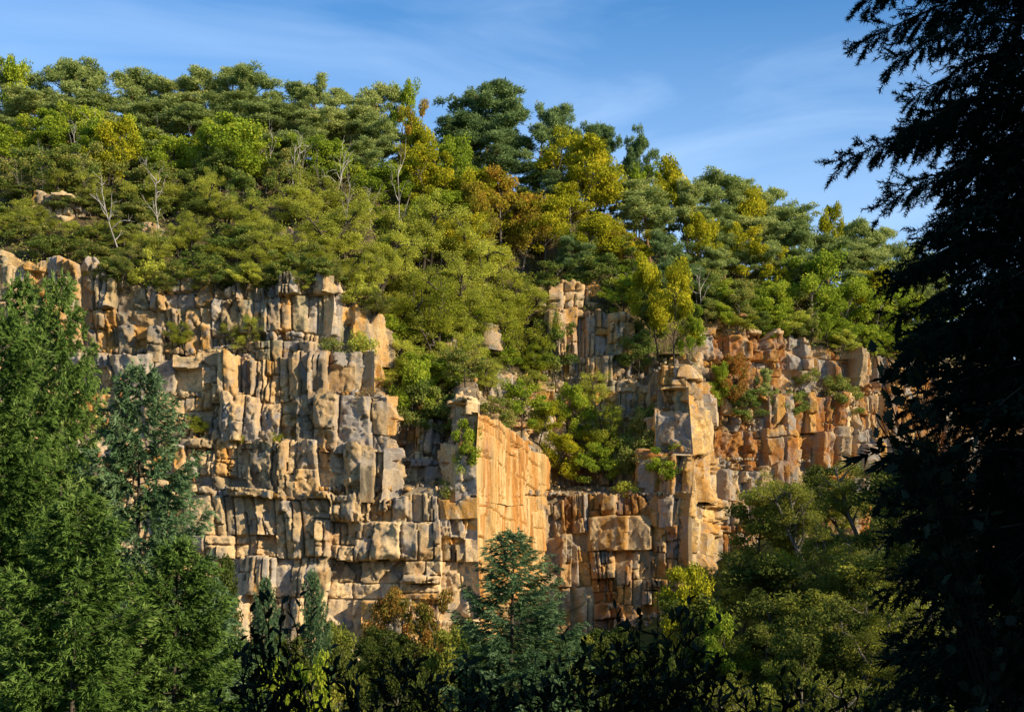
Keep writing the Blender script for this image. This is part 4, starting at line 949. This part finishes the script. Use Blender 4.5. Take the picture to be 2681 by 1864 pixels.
# ------------------------------------------------------------------ near conifer at the right, in shade
def near_conifer():
    r = np.random.default_rng(77); Y0 = 8.2; X0 = float(X_at(1100, Y0)); zg = float(ground_z(X0, Y0))
    base = np.array([X0, Y0, zg - .1]); root = empty('near_spruce', tuple(base))
    tag(root, 'almost black spruce in the shade along the right edge of the picture', 'spruce')
    T = Tubes(); zt = 8.2
    T.add(np.array([[0, 0, -.2], [0, 0, 2.5], [.03, 0, 5.0], [.0, .02, zt], [0, 0, zt + 2.5]]), [.16, .14, .11, .07, .02], 8)
    spr = []      # sprigs: start, direction, length
    def branch(p0, p1, dense=1.0, sag=.10):
        L = np.linalg.norm(p1 - p0); n = 9; s = np.linspace(0, 1, n); pts = p0 + (p1 - p0) * s[:, None]; pts[:, 2] += sag * L * np.sin(math.pi * s) * 1.0
        pts += r.normal(0, .012, (n, 3)); T.add(pts, np.linspace(.010, .002, n), 4)
        h = unit(p1 - p0); side = unit(np.cross(h, [0, 0, 1.])); m = int(L * 74 * dense)
        for i in range(m):
            a = .15 + .85 * (i + r.random()) / m; p = np.array([np.interp(a * (n - 1), range(n), pts[:, q]) for q in range(3)])
            q = r.random(); sg = 1 if i % 2 else -1
            ln = (.10 + .20 * (1 - a)) * r.uniform(.6, 1.3)
            d = unit(h * r.uniform(.5, 1.0) + side * sg * r.uniform(.2, 1.0) + np.array([0, 0, r.uniform(-1.5, -.2) if q < .72 else r.uniform(0, .6)]))
            spr.append((p, d, ln))
            if ln > .12:
                for _ in range(3):
                    b = r.uniform(.3, .85); spr.append((p + d * ln * b, unit(d + side * r.uniform(-.9, .9) + np.array([0, 0, r.uniform(-.7, .15)])), ln * r.uniform(.35, .6)))
        spr.append((pts[-2], unit(pts[-1] - pts[-2]), L / 9 + .06))
    # the branches whose tips stand against the sky and the slope: tip column, tip row, distance
    for px, py, Y in [(860,4,7.8),(853,48,8.0),(892,62,7.6),(905,103,8.3),(842,168,7.9),(884,152,8.3),(882,206,7.8),(915,244,8.1),(900,272,7.7),(880,288,8.2),(905,130,7.7),(930,20,8.0),(945,190,8.1),
                      (893,318,8.0),(902,350,7.6),(905,452,8.1),(876,502,7.8),(885,540,8.1),(900,575,7.7),(878,600,8.0),(892,640,7.8),(900,680,8.1),(884,700,7.6),(935,300,7.7),(930,230,8.3),(915,410,7.9)]:
        tip = np.array([X_at(px, Y), Y, Z_at(py, Y)]) - base
        st = np.array([0, 0, tip[2] + .30 + r.uniform(0, .15)]); branch(st + (tip - st) * .12, tip, 1.0)
    nfine = len(spr)
    for i in range(380):
        z = r.uniform(.2, 8.3); az = r.uniform(0, 2 * math.pi); L = r.uniform(.55, 1.15) if math.cos(az) < .1 else r.uniform(.3, .7)
        L = L * (1.06 - .035 * z)
        p0 = np.array([0, 0, z + .25]); p1 = np.array([math.cos(az) * L * 1.15, math.sin(az) * L * .8, z]); branch(p0, p1, .42)
    nd = 34; ns = len(spr); P = np.array([s[0] for s in spr]); D = np.array([s[1] for s in spr]); Ln = np.array([s[2] for s in spr])
    s = np.tile(np.linspace(.05, 1, nd), (ns, 1)); C = P[:, None] + D[:, None] * (s * Ln[:, None])[..., None]
    A = unit(unit(r.normal(size=(ns, nd, 3)) * 1.0) + D[:, None] * .75)
    C = C.reshape(-1, 3); A = A.reshape(-1, 3); n = len(C)
    coarse = np.repeat(np.arange(ns) >= nfine, nd); keep_n = ~coarse | (np.arange(n) % 3 == 0); C = C[keep_n]; A = A[keep_n]; coarse = coarse[keep_n]; n = len(C)
    V, Q = tris(C, A, r.uniform(.022, .034, n) * np.where(coarse, 1.35, 1), np.where(coarse, .021, .0058), r)
    print('near spruce needles', n)
    link('trunk', T.mesh('near_spruce_trunk'), M['dark_bark'], root)
    link('crown', mesh_data('near_spruce_crown', V, [Q], attrs={'tint': np.repeat(r.random(n), 3)}), M['shaded_spruce'], root)
near_conifer()

# ------------------------------------------------------------------ near dark shrubs with large leaves
def leaf_shape(name, lobes=False):
    if not lobes:
        n = 5; t = np.linspace(0, 1, n); w = .19 * np.sin(math.pi * t ** .85) ** .9
        V = np.concatenate([np.stack([t, w, .06 * w / .19 - .10 * t * t], -1), np.stack([t, 0 * t, -.10 * t * t], -1), np.stack([t, -w, .06 * w / .19 - .10 * t * t], -1)])
    else:
        n = 9; t = np.linspace(0, 1, n); w = np.array([.02, .30, .22, .48, .26, .34, .16, .12, .0])
        V = np.concatenate([np.stack([t, w, .05 * w], -1), np.stack([t, 0 * t, -.08 * t * t], -1), np.stack([t, -w, .05 * w], -1)])
    i = np.arange(n - 1); q = np.concatenate([np.stack([i, i + n, i + n + 1, i + 1], -1), np.stack([i + n, i + 2 * n, i + 2 * n + 1, i + n + 1], -1)])
    return mesh_data(name, V, [q], attrs={'tint': np.full(len(V), .5)}, smooth=True)
LEAF = leaf_shape('leaf'); LOBED = leaf_shape('lobed_leaf', True)
from mathutils import Matrix
def leafy_shrub(name, label, base_px, Y, tips, leafmesh, size, r, per_stem=14, depth=.35, limit=300, mat='shaded_laurel', cat='shrub', sub=3):
    X = float(X_at(base_px, Y)); zb = float(ground_z(X, Y)) - .1; base = np.array([X, Y, zb]); root = empty(name, tuple(base)); tag(root, label, cat)
    T = Tubes(); spots = []
    for px, py in tips:
        yy = Y + r.uniform(-depth, depth); tip = np.array([X_at(px, yy), yy, Z_at(py, yy)]) - base
        n = 10; s = np.linspace(0, 1, n)[:, None]; low = np.array([tip[0] * .25, tip[1] * .3, 0]); pts = low * s * 1.0 + (tip - low) * s ** 1.25 + r.normal(0, .012, (n, 3)) * s
        pts[-1] = tip; T.add(pts, np.linspace(.007, .002, n), 5)
        H = tip[2]; vis = max(.25, min(1, 1.0 / max(H, .1)))      # leaves on the visible upper part
        stems = [pts[int((1 - vis) * 9):]]
        for _ in range(sub * 2):
            a = r.integers(4, 9); d = unit(pts[a] - pts[a - 1] + r.normal(0, .5, 3)); tw = curve(pts[a], d, r.uniform(.12, .32), r, 5, .2, up=.1); T.add(tw, np.linspace(.006, .002, 5), 4); stems.append(tw)
        for st in stems:
            m = per_stem if st is stems[0] else per_stem // 2
            for j in range(m):
                a = r.uniform(.15, 1) if j else 1.0; k = a * (len(st) - 1)
                p = np.array([np.interp(k, range(len(st)), st[:, q]) for q in range(3)]); tg = unit(st[-1] - st[-2])
                spots.append((p, unit(tg * .6 + rand_dirs(1, r)[0] * .9 + np.array([0, 0, .25])), r.uniform(.7, 1.2) * size))
    link('stem', T.mesh('shrub_stem'), M['black_bark'], root)
    order_i = r.permutation(len(spots)); Vr, Qr, off = [], [], 0
    lv = np.empty(len(leafmesh.vertices) * 3, np.float32); leafmesh.vertices.foreach_get('co', lv); lv = lv.reshape(-1, 3)
    lq = np.array([list(p.vertices) for p in leafmesh.polygons])
    for c, i in enumerate(order_i):
        p, d, sz = spots[i]; up = unit(np.array([0, 0, 1.]) + .5 * r.normal(size=3)); y = unit(np.cross(up, d)); z = np.cross(d, y)
        R = np.stack([d, y, z], 1) * sz
        if c < limit:
            o = link('leaf', leafmesh, M[mat], root)
            m4 = Matrix.Identity(4)
            for a in range(3):
                for b in range(3): m4[a][b] = R[a, b]
                m4[a][3] = p[a]
            o.matrix_local = m4
        else: Vr.append(lv @ R.T + p); Qr.append(lq + off); off += len(lv)
    if Vr:
        V = np.concatenate(Vr); o = link('small_leaves', mesh_data('small_leaves', V, [np.concatenate(Qr)], attrs={'tint': r.random(len(V)) * .2 + .4}), M[mat], root); tag(o, kind='stuff')
    return root
rs = np.random.default_rng(5)
tips = [(658,586),(690,595),(616,608),(563,630),(700,632),(719,658),(640,612),(672,618),(600,640),(628,648),(655,640),(685,648),(540,668),(580,662),(735,690),(610,676),(645,672),(676,680),(708,690),(560,692),(596,700),(632,705),(668,708),(585,640),(700,668)]
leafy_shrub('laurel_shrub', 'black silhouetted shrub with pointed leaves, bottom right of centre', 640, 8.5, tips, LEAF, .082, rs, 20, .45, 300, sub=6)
tips = [(268,590),(300,596),(282,604),(250,612),(312,612),(262,632),(290,628),(240,640)]
leafy_shrub('laurel_sapling', 'thin dark sapling with pointed leaves in front of the left cliff', 265, 9.0, tips, LEAF, .085, rs, 9, .12, 200, sub=2)
def span(x0, x1, y0, y1, n): return [(float(rs.uniform(x0, x1)), float(rs.uniform(y0, y1))) for _ in range(n)]
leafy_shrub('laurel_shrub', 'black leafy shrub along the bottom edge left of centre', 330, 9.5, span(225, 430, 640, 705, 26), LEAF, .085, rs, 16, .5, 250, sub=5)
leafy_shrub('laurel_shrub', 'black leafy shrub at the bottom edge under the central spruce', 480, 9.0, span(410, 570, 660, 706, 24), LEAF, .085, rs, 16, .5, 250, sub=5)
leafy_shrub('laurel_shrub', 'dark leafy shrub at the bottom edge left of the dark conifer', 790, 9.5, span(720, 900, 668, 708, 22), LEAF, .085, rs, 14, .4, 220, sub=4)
tips = [(884,345),(905,318),(898,338),(880,372),(894,366),(915,345),(888,400),(904,392),(874,352),(894,440),(882,420),(908,430),(916,470),(920,380),(912,410)]
leafy_shrub('maple_sapling', 'dark sapling with broad lobed leaves in front of the conifer', 1085, 7.2, tips, LOBED, .075, rs, 10, .2, 300, sub=3)

# ------------------------------------------------------------------ small things
def white_tent():
    b = hill(617, .30); Y = b[1]; px, py = 616.5, 239
    p = b + [0, 0, .33]; h = .55; w = .20
    V = np.array([[-w, -w, 0], [w, -w, 0], [w, w, 0], [-w, w, 0], [0, 0, h * 1.2], [-w, -w, -.35], [w, -w, -.35], [w, w, -.35], [-w, w, -.35]])
    root = empty('white_tent', tuple(p)); tag(root, 'tiny white pointed tent between the trees of the central slope', 'tent')
    m, nt, out = new_mat('white_canvas'); d = nt.nodes.new('ShaderNodeBsdfDiffuse'); d.inputs['Color'].default_value = (.8, .8, .8, 1); nt.links.new(d.outputs[0], out.inputs['Surface'])
    link('roof', mesh_data('tent_roof', V[:5], [np.array([[0, 1, 4], [1, 2, 4], [2, 3, 4], [3, 0, 4]])]), m, root)
    w2 = w * .94; Vw = V[[0, 1, 2, 3, 5, 6, 7, 8]] * [.94, .94, 1] - [0, 0, .003]
    link('wall', mesh_data('tent_wall', Vw, [np.array([[0, 4, 5, 1], [1, 5, 6, 2], [2, 6, 7, 3], [3, 7, 4, 0]])]), m, root)
white_tent()
m, nt, out = new_mat('cable_steel'); d = nt.nodes.new('ShaderNodeBsdfDiffuse'); d.inputs['Color'].default_value = (.12, .13, .15, 1); nt.links.new(d.outputs[0], out.inputs['Surface'])
for (x0, y0, x1, y1), lab in (((712, 186, 914, 258), 'thin cable across the sky at right, lower of the two'), ((728, 182, 930, 250), 'thin cable across the sky at right, upper of the two')):
    Ya, Yb = 196.0, 205.0; a = np.array([X_at(x0, Ya), Ya, Z_at(y0, Ya)]); b = np.array([X_at(x1, Yb), Yb, Z_at(y1, Yb)]); s = np.linspace(0, 1, 14)[:, None]
    T = Tubes(); pts = a + (b - a) * s; pts[:, 2] -= (1.2 * (s * (1 - s)) * 4)[:, 0] * .5; T.add(pts, np.full(14, .011), 4)
    tag(link('overhead_cable', T.mesh('cable'), m), lab, 'cable')
